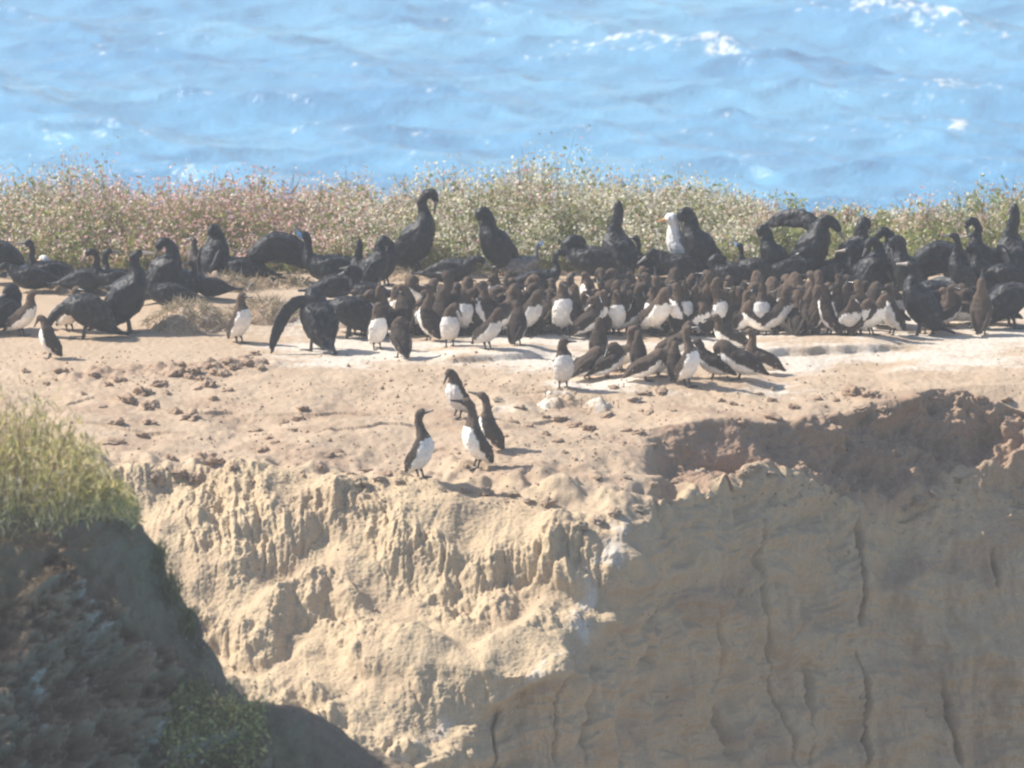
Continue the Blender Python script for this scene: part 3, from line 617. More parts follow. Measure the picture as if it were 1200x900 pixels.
#  pose, foot px, foot py, yaw, size, label
MUR = [
 ('tall',493,559,-32,1.10,'murre standing apart at the cliff rim with dark wing and bill raised to the right'),
 ('reach',558,548,203,1.18,'white-breasted murre stretched tall at the front, bill pointing left over its neighbour'),
 ('reach',574,529,158,1.0,'dark-backed murre standing right behind the tall white-breasted one at the cliff rim'),
 ('bow',536,489,222,1.02,'murre bowing its dark head to the left behind the trio at the cliff rim'),
 ('bow',58,420,165,.92,'murre seen from behind with bright white left side, in front of the bowing cormorant'),
 ('leanUp',26,393,-25,1.0,'greyish murre leaning at the far left edge of the colony'),
 ('leanUp',82,388,-50,1.0,'murre with a white chest and dark wing line half hidden by the bowing cormorant'),
 ('up',281,402,-42,1.03,'brown-headed murre standing alone before the grassy nest mound, facing right'),
 ('upL',442,409,-70,.95,'white-fronted murre with head turned left at the left end of the crowd'),
 ('hunchR',470,419,108,.98,'dark murre seen from behind with a hunched back, at the crowd front'),
 ('tallL',502,399,150,.97,'tall murre with a pale throat edge standing behind the hunched dark one'),
 ('bowL',527,406,-85,.95,'pure white-fronted murre standing upright at the crowd front, head turned left'),
 ('lean',572,409,-42,1.0,'murre leaning right with mottled brown wing and white belly, left of a dark-backed one'),
 ('bowL',606,404,65,.93,'dark-backed murre with a white right edge crossing heads with the leaning one'),
 ('lean',618,393,-48,1.12,'large white-bellied murre leaning right beside the brown cormorant in the crowd'),
 ('preen',690,396,18,1.0,'murre preening its back with ruffled brown wing feathers'),
 ('up',722,392,-80,.92,'white-bellied murre with dark head just right of the preening one'),
 ('upR',742,387,-65,.95,'murre with brown left wing and white chest left of the big bowed one'),
 ('lean',768,393,-55,1.18,'big bowed murre with a broad white breast in the crowd centre'),
 ('upL',660,455,-85,1.0,'all-white-fronted murre standing upright at the left of the nest group'),
 ('crouchT',688,444,40,1.0,'hunched dark murre beside the upright white-fronted one of the nest group'),
 ('up',701,425,80,.9,'small brown head rising behind the hunched murre of the nest group'),
 ('crouchB',712,443,20,1.0,'sitting murre with pale brown back and head turned left in the nest group'),
 ('crouchN',728,434,-15,1.0,'murre with dark head over a white chest, bill to the right, in the nest group'),
 ('up',748,436,90,.82,'short brown head between the two dark heads of the nest group'),
 ('crouchT',757,446,10,1.0,'brown murre crouched in the nest group with head tucked low'),
 ('crouch',772,441,12,1.02,'round dark-headed murre bent over others in the nest group, bill to the right'),
 ('bow',790,446,85,.8,'pale brown murre with a ball-like head left of the tall brown-winged one'),
 ('tall',806,452,-38,1.02,'tall murre with brown wing and white breast standing in front of the nest group'),
 ('crouch',790,421,5,1.0,'murre with dark head and white throat behind the nest group'),
 ('crouch',835,443,170,1.02,'dark murre with a thin white streak sitting right of the tall brown-winged one'),
 ('crouchT',866,444,178,1.25,'large white-chested murre slanting down to the right at the right of the nest group'),
 ('crouchN',893,438,172,1.0,'murre with bill raised behind the large slanting one'),
 ('crouch',856,412,185,1.0,'murre with a pale cheek at the edge of the crowd above the nest group'),
 ('lean',914,388,-62,1.02,'white-fronted murre bending right above the low ledge'),
 ('hunch',950,387,80,1.05,'brown hunched murre between the bending white one and the sky pointing one'),
 ('sky',985,387,160,1.12,'murre pointing its bill to the sky with a dark back and narrow white front'),
 ('sit',1030,384,178,1.2,'murre sitting flat with a whitish chest in front of the standing cormorant'),
 ('sit',1128,379,172,1.12,'sitting murre with a cream belly between the two standing cormorants at right'),
 ('sitN',1168,380,175,1.0,'dark murre sitting with raised head near the right edge'),
 ('crouchT',878,386,165,1.1,'brown murre back without visible head left of the bending white one'),
 ('up',853,382,75,1.02,'tall light brown murre seen from behind above the nest group'),
 ('up',843,384,115,.98,'light brown murre touching the left of the tall brown one'),
 ('upR',870,380,20,.9,'murre with a bright bill base right of the tall light brown pair'),
]
for i, (p_, fx, fy, yw, sc, lb) in enumerate(MUR): bird(P[p_], fx, fy, yw, sc, lb, 'murre', GM)
# heads seen in the packed crowd: head px, head py
HEADS = [(498,343),(518,338),(540,328),(556,346),(566,350),(578,343),(592,350),(606,340),(636,338),(652,340),(680,340),(708,345),(715,332),(726,344),(750,335),(763,348),(778,343),(788,332),(802,348),(816,345),(824,328),(838,343),(860,340),(876,346),(884,352),(898,338),(912,352),(928,334),(936,345),(948,330),(958,348),(968,350),(980,345),(992,340),(996,350),(1010,352),(1032,340),(1048,338),(1136,338),(455,348),(465,337),(478,337),(474,355),(492,352),(512,347),(505,332),(530,345),(548,325),(550,338),(570,335),(596,322),(545,352),(560,350),(564,362),
 (583,345),(588,336),(612,332),(620,336),(628,322),(646,330),(688,321),(702,331),(713,317),(729,330),(738,322),(739,335),(697,342),(716,317),(757,325),
 (768,325),(785,318),(812,323),(806,338),(826,336),(792,345),(797,358),(820,362),(883,335),(905,330),(933,324),(907,346),(893,350),(955,322),(940,333),
 (999,326),(1005,343),(1022,334),(1041,348),(1025,346),(1104,338),(1113,343),(1128,333),(1150,342),(775,332),(843,330),(868,338),(832,352),(810,352),
 (756,345),(660,352),(672,345),(640,345),(520,322),(536,335),(486,322),(602,345),(975,334),(985,325),(1088,345),(922,338),(890,322),(920,320),
 (858,352),(600,330),(576,322),(528,330),(748,315),(800,322),(700,350),(445,342),(430,350),(415,352),(425,340),(1012,330),(965,340),(950,345),(835,320),(845,345)]
rows_ = {}
_u = 'first second third fourth fifth sixth seventh eighth ninth'.split()
ORD = _u+'tenth eleventh twelfth thirteenth fourteenth fifteenth sixteenth seventeenth eighteenth nineteenth'.split()
for tn, th in (('twenty','twentieth'),('thirty','thirtieth'),('forty','fortieth'),('fifty','fiftieth')): ORD += [th]+[tn+'-'+q_ for q_ in _u]
RN = ['rearmost crowd row', 'second rearmost crowd row', 'third rearmost crowd row', 'fourth rearmost crowd row', 'fifth rearmost crowd row', 'frontmost crowd row']
for hx, hy in HEADS: rows_.setdefault(max(0, min(5, round((hy-318)/7))), []).append((hx, hy))
cr = random.Random(3)
for r_, hs in rows_.items():
    hs.sort()
    for k, (hx, hy) in enumerate(hs):
        pose, hh = cr.choice([('crouch',.26),('crouchB',.25),('hunch',.26),('up',.33),('upL',.33),('upR',.33),('tallL',.40),('crouch',.26),('crouchN',.31),('crouchB',.25),('bowL',.31),('bow',.31),('hunch',.26),('hunchR',.27),('sitN',.25),('preen',.28),('lean',.30),('leanUp',.33),('sky',.36)])
        sc = cr.uniform(.9, 1.12); yw = cr.choice([90,65,130,155,35,185,75,105,10,-35,-60,-85,205])+cr.uniform(-25,25)
        fy = min(hy+hh*sc*160, 392)
        way = 'looking away' if 55 < yw < 125 else 'facing right' if yw <= 55 else 'facing left'
        bird(P[pose], hx-4*math.cos(R(yw)), fy, yw, sc, f'brown murre {way}, {ORD[k]} from left in the {RN[r_]}', 'murre', GM)
COR = [
 ('bow',98,396,180,1.0,'black cormorant bowing left over the murres at the far left'),
 ('upB',152,389,8,1.12,'very tall black cormorant leaning right beside the nest mound at left'),
 ('tuckB',196,352,20,.92,'black cormorant with rounded shoulder right behind the tall leaning one'),
 ('hump',208,350,170,.95,'brownish black cormorant slumped on the nest mound'),
 ('sitlow',196,362,185,.8,'low dark cormorant lying under the tall leaning one'),
 ('tuckB',252,332,60,.88,'bulky black cormorant seen from behind with tucked head, left of centre'),
 ('brown',231,330,150,.62,'small reddish-necked cormorant half hidden behind the bulky one'),
 ('sit',244,350,190,.66,'slim cormorant with a pale cheek sitting on the grassy nest mound'),
 ('sitlow',282,333,165,.85,'small dark cormorant with a pale wing patch right of the bulky one'),
 ('roll',322,332,178,1.08,'cormorant bent over with shiny pale back beside the flowers'),
 ('wing',372,411,118,1.02,'black cormorant drying a drooping wing to the left in front of the crowd'),
 ('bow',408,396,170,.95,'mottled black cormorant standing just behind the wing-drying one'),
 ('gape',388,338,178,1.05,'cormorant with its bill wide open to the left and blue throat'),
 ('thick',420,340,95,.62,'cormorant seen from behind with its neck stretched straight up'),
 ('tuckB',453,334,25,.72,'humped cormorant with rounded back left of the tall arching one'),
 ('arch',490,322,-12,1.12,'tall cormorant arching its neck down to preen its breast'),
 ('sitlow',532,335,-10,.85,'low black cormorant crouched at the foot of the arching one'),
 ('tuck',580,324,192,1.02,'tall black cormorant with head tucked to its left breast in front of the flowers'),
 ('gape2',612,325,-20,.68,'small cormorant raising its open bill with a bright blue throat'),
 ('sitarch',632,345,5,.78,'dark cormorant with arched neck low behind the crowd, centre'),
 ('brown',664,389,35,.80,'brown-black cormorant standing upright among the murres'),
 ('thick',724,328,120,.96,'cormorant with thick upright neck in the back row, centre'),
 ('hump',693,328,172,1.05,'cormorant lying flat left of the thick-necked one'),
 ('sit',765,326,160,.74,'slender young cormorant with upright neck between the thick-necked one and the gull'),
 ('tuck',818,330,186,1.08,'big black cormorant hiding its bill in its breast in front of the gull'),
 ('sitlow',798,332,185,.95,'black cormorant lying low left of the big one before the gull'),
 ('gape',884,330,150,.70,'cormorant showing a blue throat low in the back row, right of centre'),
 ('tuck',906,334,188,.88,'rounded cormorant with white fleck left of the wing-spreading one'),
 ('fan',953,332,-12,1.10,'black cormorant lifting one wing to the left above the crowd'),
 ('tuck',1003,332,40,.95,'cormorant with head tucked right of the wing-spreading one'),
 ('sitB',1018,338,172,.82,'dark cormorant with pinkish bill facing left beneath the tucked one'),
 ('tuckB',1038,337,20,.90,'scruffy brown-black cormorant left of the standing one'),
 ('upB',1076,392,168,1.0,'black cormorant standing with pale bill to the left at the crowd front, right'),
 ('roll',1098,345,172,1.12,'large black cormorant curled over behind the standing one at right'),
 ('bow',1092,372,182,.85,'brownish cormorant with drooping neck right behind the standing one'),
 ('grey',1106,352,-6,.72,'grey young cormorant with pale bill facing right'),
 ('sitB',1126,340,178,.68,'dark cormorant with pale bill facing left over the sitting murre'),
 ('sit',1146,340,170,.66,'black cormorant with white-edged face left of the hunched right-edge one'),
 ('thick',1187,338,110,1.02,'tall thick-necked black cormorant at the right edge by the green plants'),
 ('sitB',1164,322,176,.85,'cormorant with pale bill in front of the tall right-edge one'),
 ('bowUp',1186,384,20,1.02,'big black cormorant striding at the right edge of the crowd'),
 ('sit',58,336,180,.82,'cormorant with whitish-blue cheek sitting up near the flowers at far left'),
 ('sit',104,345,0,.80,'thin-necked cormorant touching bills with its partner at left'),
 ('sitarch',134,346,180,.82,'cormorant arching its neck to touch bills with its partner at left'),
 ('roll',2,332,0,.9,'dark cormorant with pale sheen cut by the left edge'),
 ('sitlow',34,342,180,.80,'dark cormorant lying low beneath the resting gull at left'),
 ('tuck',440,342,30,.80,'round-shouldered cormorant squeezed between the straight-necked and the arching one'),
 ('bow',884,338,185,.72,'cormorant bent forward left of the rounded white-flecked one'),
 ('hump',930,336,20,.95,'cormorant slumped under the raised wing'),
 ('sit',982,334,10,.80,'cormorant sitting with raised neck just right of the wing-lifting one'),
 ('tuckB',1050,342,150,.84,'bulky cormorant with head on its back behind the standing one at right'),
 ('sitarch',1070,330,180,.80,'cormorant with a curved neck behind the standing one, against green plants'),
 ('tuck',1150,350,170,.80,'hunched black cormorant just left of the striding one'),
 ('bow',1176,352,182,.85,'dark cormorant bowing low between the two right-edge cormorants'),
 ('hump',398,352,10,.80,'dark slumped cormorant beneath the gaping one'),
 ('sitlow',168,350,5,.85,'low dark cormorant between the bill-touching pair and the tall leaning one'),
 ('hump',856,338,170,.80,'flat black cormorant right of the big one hiding its bill'),
 ('sit',430,356,175,.66,'small black cormorant among the first murre heads at the left of the crowd'),
 ('tuck',1062,352,175,.92,'black cormorant with bowed head squeezed left of the standing pale-billed one'),
 ('up',1126,352,178,.84,'upright black cormorant behind the cream-bellied sitting murre'),
 ('arch',1150,338,185,.92,'tall black cormorant bending its neck down near the right-edge plants'),
 ('tuckB',1024,346,30,.86,'rounded black cormorant behind the flat-sitting murre with the whitish chest'),
 ('hump',2,388,60,1.0,'grey-black rounded cormorant at the left edge near the leaning murre'),
]
for p_, fx, fy, yw, sc, lb in COR: bird(Q[p_], fx, fy, yw, sc, lb, 'cormorant', GC)
bird(G_, 803, 328, 200, 1.06, 'white gull standing behind the big black cormorant', 'gull', 'gulls among the cormorants', dz=.0)
bird(GR, 38, 334, 10, .95, 'pale grey and white gull resting at far left', 'gull', 'gulls among the cormorants')
for q_ in PROTO:
    if id(q_) not in used:
        for ch in list(q_.children): bpy.data.objects.remove(ch)
        bpy.data.objects.remove(q_)
# ---------------------------------------------------------------- foliage tools
def leaf_mat(name, rough=.8, tr=.25):
    m, t, b = mat(name, rough=rough, spec=.15)
    col = N(t, 'ShaderNodeVertexColor', layer_name='Col'); t.links.new(col.outputs[0], b.inputs['Base Color'])
    tl = N(t, 'ShaderNodeBsdfTranslucent'); t.links.new(col.outputs[0], tl.inputs[0])
    mx = N(t, 'ShaderNodeMixShader'); mx.inputs[0].default_value = tr
    t.links.new(b.outputs[0], mx.inputs[1]); t.links.new(tl.outputs[0], mx.inputs[2])
    t.links.new(mx.outputs[0], t.nodes['Material Output'].inputs['Surface']); return m
M_leaf = leaf_mat('thicket_leaves', .8, .4); M_stem = mat('dry_stems', (.20,.13,.075), .9)[0]
def unit(a): return a/(np.linalg.norm(a, axis=-1, keepdims=True)+1e-9)
def diamonds(c, size, asp, cols, r, upbias=0.0):
    n = len(c); a = r.normal(size=(n,3)); a[:,2] += upbias; a = unit(a); b = unit(np.cross(a, r.normal(size=(n,3))))
    l = size[:,None]*.5; w = l*asp
    co = np.stack([c-a*l, c+b*w, c+a*l, c-b*w], 1).reshape(-1,3)
    return co, np.arange(4*n).reshape(-1,4), np.repeat(cols, 4, 0)
def stems(base, top, wd, r, bend=.05):
    n = len(base); mid = (base+top)/2+r.normal(size=(n,3))*bend*np.linalg.norm(top-base, axis=1, keepdims=True)
    s_ = unit(np.cross(top-base, r.normal(size=(n,3))))*wd
    co = np.stack([base-s_, base+s_, mid+s_*.8, mid-s_*.8, top+s_*.4, top-s_*.4], 1).reshape(-1,3)
    i = np.arange(n)[:,None]*6; F = np.concatenate([i+np.array([[0,1,2,3]]), i+np.array([[3,2,4,5]])])
    return co, F, mid
def pick(pal, n, r, wts=None):
    pal = np.array(pal); return pal[r.choice(len(pal), n, p=wts)]*r.uniform(.75, 1.2, (n,1))
GREEN = [(.20,.26,.07),(.31,.36,.11),(.42,.42,.16),(.46,.40,.20)]
CREAM = [(.86,.82,.70),(.80,.76,.58),(.70,.62,.44)]
PINK = [(.78,.46,.40),(.70,.50,.55),(.80,.62,.55),(.66,.40,.30)]
def thicket(name, x0, x1, n, pink, flower, H, Y0, Y1, seed, green=1.0, parent=None, spot=None):
    r = np.random.default_rng(seed)
    px = r.uniform(x0, x1, n); Y = r.uniform(Y0, Y1, n); X = (px-600)/FPX*(Y-CY)/cp
    h = (H(px) if callable(H) else H)*(.50+.50*r.random(n)**.7)*(.86+.6*perlin(X*1.7, Y*1.5, 0*X, seed)+.2*perlin(X*5, Y*4, 0*X, seed+1))*(1-.4*sstep(Y0+.7, Y0, Y))
    base = np.stack([X, Y, 0*X], 1)
    if spot is not None: base[:] = np.array(spot); base[:, :2] += r.normal(size=(n,2))*.02; h = H*r.uniform(.55, 1, n)
    top = base+np.stack([r.normal(size=n)*.18*h, r.normal(size=n)*.15*h, h], 1)
    sc, sF, mid = stems(base, top, .0022, r, .07)
    def along(m, t0, t1, spread):
        i = r.integers(0, n, m); t = (t0+(t1-t0)*r.random(m)**.8)[:,None]
        return base[i]*(1-t)+top[i]*t+r.normal(size=(m,3))*spread*h[i][:,None], px[i]
    nl = int(n*16*green); c, _ = along(nl, .05, .85, .085); lc, lF, lcol = diamonds(c, r.uniform(.022,.06,nl), .45, pick(GREEN, nl, r, [.3,.3,.25,.15]), r)
    nf = int(n*10.5*flower); c, fx = along(nf, .46, 1.03, .10); isp = r.random(nf) < np.interp(fx, pink[0], pink[1])
    fc_ = np.where(isp[:,None], pick(PINK, nf, r), pick(CREAM, nf, r)); fc, fF, fcol = diamonds(c, r.uniform(.014,.036,nf), .75, fc_, r)
    nt_ = int(n*5); c, _ = along(nt_, .1, 1.0, .12); tc, tF, tcol = diamonds(c, r.uniform(.03,.10,nt_), .07, pick([(.30,.20,.13),(.42,.33,.20),(.25,.22,.10)], nt_, r), r, .6)
    co = np.vstack([sc, lc, fc, tc]); o1, o2, o3 = len(sc), len(sc)+len(lc), len(sc)+len(lc)+len(fc)
    F = np.vstack([sF, lF+o1, fF+o2, tF+o3]); cols = np.vstack([np.tile((.24,.16,.09), (len(sc),1)), lcol, fcol, tcol])
    return co, F, cols
tops = ([-400,0,100,150,200,250,300,330,400,450,520,600,650,700,760,850,900,960,1020,1060,1100,1150,1200,1600],
        [215,205,205,214,222,214,214,224,217,214,206,198,200,208,214,224,240,250,250,240,236,232,226,220])
Hf = lambda px: (292-np.interp(px, *tops))/154.
PK = ([-400,0,60,190,340,420,520,700,1100,1600], [.55,.5,.6,.97,.95,.45,.12,.05,.15,.35])
for nm, x0, x1, n, fl, gr, lb, sd_ in (
   ('wildflower_thicket', -500, 185, 2600, 1.0, 1.0, 'mixed cream and pale pink wildflower thicket at the left of the plateau edge', 1),
   ('wildflower_thicket', 185, 400, 1100, 1.15, .9, 'pink flowering thicket with red-brown stems behind the bulky cormorant', 2),
   ('wildflower_thicket', 400, 900, 2700, 1.25, 1.0, 'cream-white flowering thicket behind the arching cormorants and the gull', 3),
   ('wildflower_thicket', 900, 1700, 1700, .5, 1.7, 'sparse green leafy thicket with few flowers at the right of the plateau edge', 4)):
    co, F, cols = thicket(nm, x0, x1, n, PK, fl, Hf, 4.75, 6.9, sd_, gr)
    co[:,2] += -.02
    tag(link(nm, np_mesh(nm, co, F, (M_leaf,), False, cols=cols)), lb, 'wildflowers', kind='stuff')
# tall stalks that stand out above the thicket, each on its own
TALL = [(88,192),(140,206),(232,203),(252,197),(300,205),(341,203),(372,203),(412,198),(470,205),(522,192),(535,198),(608,184),(622,182),(645,190),(690,198),(735,203),
        (762,208),(800,210),(880,228),(896,221),(960,242),(993,236),(1010,246),(1058,228),(1082,222),(1114,228),(1150,224),(1182,208)]
for k, (px_, ty) in enumerate(TALL):
    Y_ = 5.4+(k*37 % 13)/13.; X_ = (px_-600)/FPX*(Y_-CY)/cp; base_py = 450-29.3*Y_*60/(60+Y_)
    Hh = (base_py-ty)/154.
    r_ = empty('flowering_stalk', (X_, Y_, -.01))
    co, F, cols = thicket('', 0, 1, 5, PK, 4.0, Hh, 0, 1, 50+k, 1.2, spot=(0,0,0)); 
    if np.interp(px_, *PK) < .3: pass
    link('foliage', np_mesh('foliage', co, F, (M_leaf,), False, cols=cols), r_)
    rr_ = random.Random(k); parts = [tube([(0,0,0), (rr_.uniform(-.03,.03), .01, Hh*.5), (rr_.uniform(-.06,.06), 0, Hh)], [(.004,.004),(.0035,.0035),(.0015,.0015)], 6, 3)[:2]]
    for q in range(4):
        z0 = Hh*rr_.uniform(.5,.85); dx = rr_.uniform(-.09,.09); parts.append(tube([(0,0,z0), (dx*.6,0,z0+Hh*.08), (dx,.0,z0+Hh*.2)], [(.0025,.0025),(.002,.002),(.001,.001)], 5, 2)[:2])
    jc, jf = join(parts); link('stem', pymesh('stem', jc, jf, M_stem), r_)
    tag(r_, f'tall thin flowering stalk above the thicket against the sea, {ORD[k]} of them from left', 'wildflower', 'tall stalks above the thicket')

# ---------------------------------------------------------------- nest mounds
def mound(px, py, rx, ry, hh, label, seed, straw, white):
    l = hit(px, py); r = np.random.default_rng(seed); root = empty('nest_mound', (l.x, l.y, l.z-.02))
    nr_, nc_ = 44, 90; v = np.linspace(0, 1, nr_)[:,None]; a = np.linspace(0, 2*math.pi, nc_)[None,:]
    x = v*np.cos(a)*rx; y = v*np.sin(a)*ry; z = hh*(np.cos(v*math.pi)*.5+.5)*1.0-hh*.25*np.exp(-(v/.35)**2)+0*a-.03*sstep(.85,1,v)
    n = fbm(x*5+seed, y*5, 0*x, 4, seed); w1 = worley(x*14, y*12, 0*x+seed, seed)[0]
    z = z+(.06*n+.05*np.maximum(0,.6-w1))*(1-v**4); x = x*(1+.15*perlin(np.cos(a)*1.5+seed, np.sin(a)*1.5, 0*v, 3))
    cols = np.stack([white*(.5+1.2*n), .2+0*n, .5+.4*n], -1).clip(0,1)
    link('mound', np_mesh('mound', np.stack([x,y,z],-1).reshape(-1,3), grid_faces(nr_,nc_)[:, ::1], (M_soil,), True, cols=cols.reshape(-1,3)), root)
    if straw:
        m = straw; aa = r.uniform(0, 6.28, m); vv = r.uniform(.3, 1.0, m)
        c = np.stack([vv*np.cos(aa)*rx, vv*np.sin(aa)*ry, hh*(np.cos(vv*math.pi)*.5+.5)+.03+r.normal(size=m)*.012], 1)
        co, F, cl = diamonds(c, r.uniform(.05,.16,m), .06, pick([(.45,.37,.24),(.34,.27,.17),(.55,.49,.38),(.22,.17,.11)], m, r), r)
        link('straw', np_mesh('straw', co, F, (M_leaf,), False, cols=cl), root)
    tag(root, label, 'nest mound', 'nest mounds on the plateau')
mound(222, 378, .33, .42, .17, 'straw-covered nest mound left of the lone brown-headed murre', 1, 900, .3)
mound(308, 368, .30, .38, .11, 'low grassy nest mound right of the lone brown-headed murre', 2, 700, .2)
mound(262, 340, .30, .30, .12, 'nest mound under the slim pale-cheeked cormorant', 3, 600, .25)
mound(322, 335, .34, .30, .07, 'scraped straw nest under the bent-over shiny cormorant', 4, 500, .1)
mound(655, 470, .20, .30, .075, 'white-crusted rubble nest mound below the upright white-fronted murre', 5, 60, .9)
mound(700, 478, .16, .26, .05, 'smaller crusted rubble mound below the hunched nest-group murres', 6, 30, .6)
mound(100, 338, .42, .30, .10, 'dusty nest mound under the pair of cormorants touching bills', 7, 500, .3)
mound(452, 326, .34, .25, .06, 'trampled straw nest under the humped cormorant left of the arching one', 8, 300, .2)
mound(600, 320, .50, .25, .05, 'pinkish straw nest behind the crowd at the foot of the thicket', 9, 400, .2)

# ---------------------------------------------------------------- clods and stones
M_clod = soil_mat('earth_clod', (.42,.30,.21), (.32,.22,.155), (.52,.42,.29), (.40,.31,.21), (.33,.22,.155), (.42,.31,.22), (.66,.6,.52), (.5,.44,.37))
def clod_mesh(seed, flat, wh, ye):
    nr_, nc_ = 22, 34; th = np.linspace(0, math.pi, nr_)[:,None]; a = np.linspace(0, 2*math.pi, nc_, endpoint=False)[None,:]
    x = np.sin(th)*np.cos(a); y = np.sin(th)*np.sin(a); z = np.cos(th)+0*a
    rr_ = 1+.75*fbm(x*1.1+seed, y*1.1, z*1.1, 4, seed, .6)-.25*np.minimum(.5, worley(x*2+seed, y*2, z*2, seed)[0])
    co = np.stack([x*rr_, y*rr_, z*rr_*flat], -1).reshape(-1,3); i = np.arange(nr_*nc_).reshape(nr_,nc_); j = np.roll(i, -1, 1)
    F = np.stack([i[:-1], i[1:], j[1:], j[:-1]], -1).reshape(-1,4)
    cl = np.tile((wh, ye, .4), (len(co),1)); return np_mesh('clod', co, F, (M_clod,), True, cols=cl)
CL = [clod_mesh(i*3+1, f, w_, y_) for i, (f, w_, y_) in enumerate([(.6,0,0),(.75,0,.1),(.5,.0,.1),(.7,.1,.9),(.45,.35,.3),(.8,.0,.5)])]
AREAS = {
 'on the bare ground above the foreground bush': [(72,436,9),(110,440,8),(55,450,5),(128,452,6),(30,436,4),(140,447,7),(168,462,12),(186,452,9),(205,440,12),(225,436,9),(243,452,11),
      (262,440,8),(150,468,9),(175,478,9),(206,484,7),(223,490,11),(137,498,9),(173,496,7),(135,520,10),(168,512,6),(98,462,5),(120,478,5),(196,462,6),(250,468,6)],
 'in the broken ridge of earth at upper left': [(238,446,10),(256,438,11),(275,432,8),(292,428,12),(245,430,6),(285,420,6),(305,432,7),(268,424,9),(222,443,8),(310,424,5),(298,416,7),(232,456,6),(212,428,6)],
 'scattered on the sand left of the trio': [(355,480,7),(350,492,8),(332,496,5),(268,458,6),(300,505,5),(315,514,5),(322,520,5),(345,505,4),(308,528,6),(240,540,11),(255,542,7),(275,548,9),(210,556,9),(200,538,8),(228,560,12),
      (385,535,5),(398,530,5),(180,560,8),(375,548,6),(430,552,7),(452,556,6),(410,556,5)],
 'below the nest group': [(610,478,6),(640,490,7),(655,492,10),(672,500,8),(690,503,7),(712,488,9),(735,505,7),(748,508,6),(730,520,5),(765,522,6),(640,510,5),(655,518,5),(688,514,8),(662,530,4),(742,470,8),
      (755,462,7),(775,460,8),(760,484,6),(790,482,5),(620,500,5),(600,495,5),(720,455,6),(585,470,6),(575,478,5)],
 'on the ground above the scarp': [(1000,462,12),(1020,464,8),(980,470,5),(958,468,5),(905,470,7),(890,462,5),(930,478,6),(860,474,5),(845,470,4),(1180,470,6),(1150,466,5),(1010,480,7),(1035,480,7),(905,490,8),(870,495,6)],
 'lying at the foot of the scarp': [(821,553,6),(735,560,5),(700,560,5),(765,568,5),(790,566,4),(885,548,11),(873,555,9),(902,556,8)],
 'along the crumbling rim': [(640,590,9),(620,588,8),(598,580,9),(570,578,8),(545,575,7),(518,574,7),(470,566,8),(445,562,8),(420,566,9),(700,610,7),(680,618,9),(720,602,8),(750,598,9),(1075,588,10),(1095,580,8),(1060,596,7),(1125,562,8)]}
adj = ['dark brown','brown','flat brown','pale yellowish','white-stained','tan']
for ar, L_ in AREAS.items():
    for k, (px_, py_, rp) in enumerate(sorted(L_)):
        l = hit(px_, py_)
        if l is None: continue
        v_ = (k*5+len(L_)) % 3 if 'rim' not in ar and 'foot' not in ar else 3+k % 3
        if 'nest group' in ar and k % 2: v_ = 4
        o = link('clod', CL[v_]); sc = rp/170*cr.uniform(.7,1.05)
        o.location = l+Vector((0,0,sc*.15)); o.rotation_euler = (cr.uniform(-.3,.3), cr.uniform(-.3,.3), cr.uniform(0,6.28)); o.scale = (sc*cr.uniform(1,1.5), sc, sc*cr.uniform(.8,1.1))
        tag(o, f'{adj[v_]} clod {ar}, {ORD[k]} from left', 'clod', 'clods of earth '+ar)
def gravel(n):
    r = np.random.default_rng(77); allc, allF = [], []
    ico = np.array([(1,0,0),(-1,0,0),(0,1,0),(0,-1,0),(0,0,1),(0,0,-1)], float); fc = np.array([(0,2,4),(2,1,4),(1,3,4),(3,0,4),(2,0,5),(1,2,5),(3,1,5),(0,3,5)])
    cnt = 0
    while cnt < n:
        px_ = r.uniform(0, 1250); py_ = r.uniform(412, 600) if r.random() < .8 else r.uniform(560, 860)
        if perlin(np.array([px_*.012]), np.array([py_*.03]), np.array([0.]), 5)[0] < r.uniform(-.45,.35): continue
        l = hit(px_, py_)
        if l is None or l.y < -6.5: cnt += 1; continue
        s_ = r.uniform(.004,.012)*(1.9 if r.random() < .06 else 1); co = ico*r.uniform(.6,1.2,(6,3))*s_+np.array(l)+[0,0,s_*.3]
        allc.append(co); allF.append(fc+6*cnt2[0]); cnt2[0] += 1; cnt += 1
    return np.vstack(allc), np.vstack(allF)
cnt2 = [0]; co, F = gravel(2600)
tag(link('gravel', np_mesh('gravel', co, F, (M_clod,), True, cols=np.tile((.15,.4,.4), (len(co),1)))), 'small crumbs of earth and stone scattered over the bare ground', 'gravel', kind='stuff')

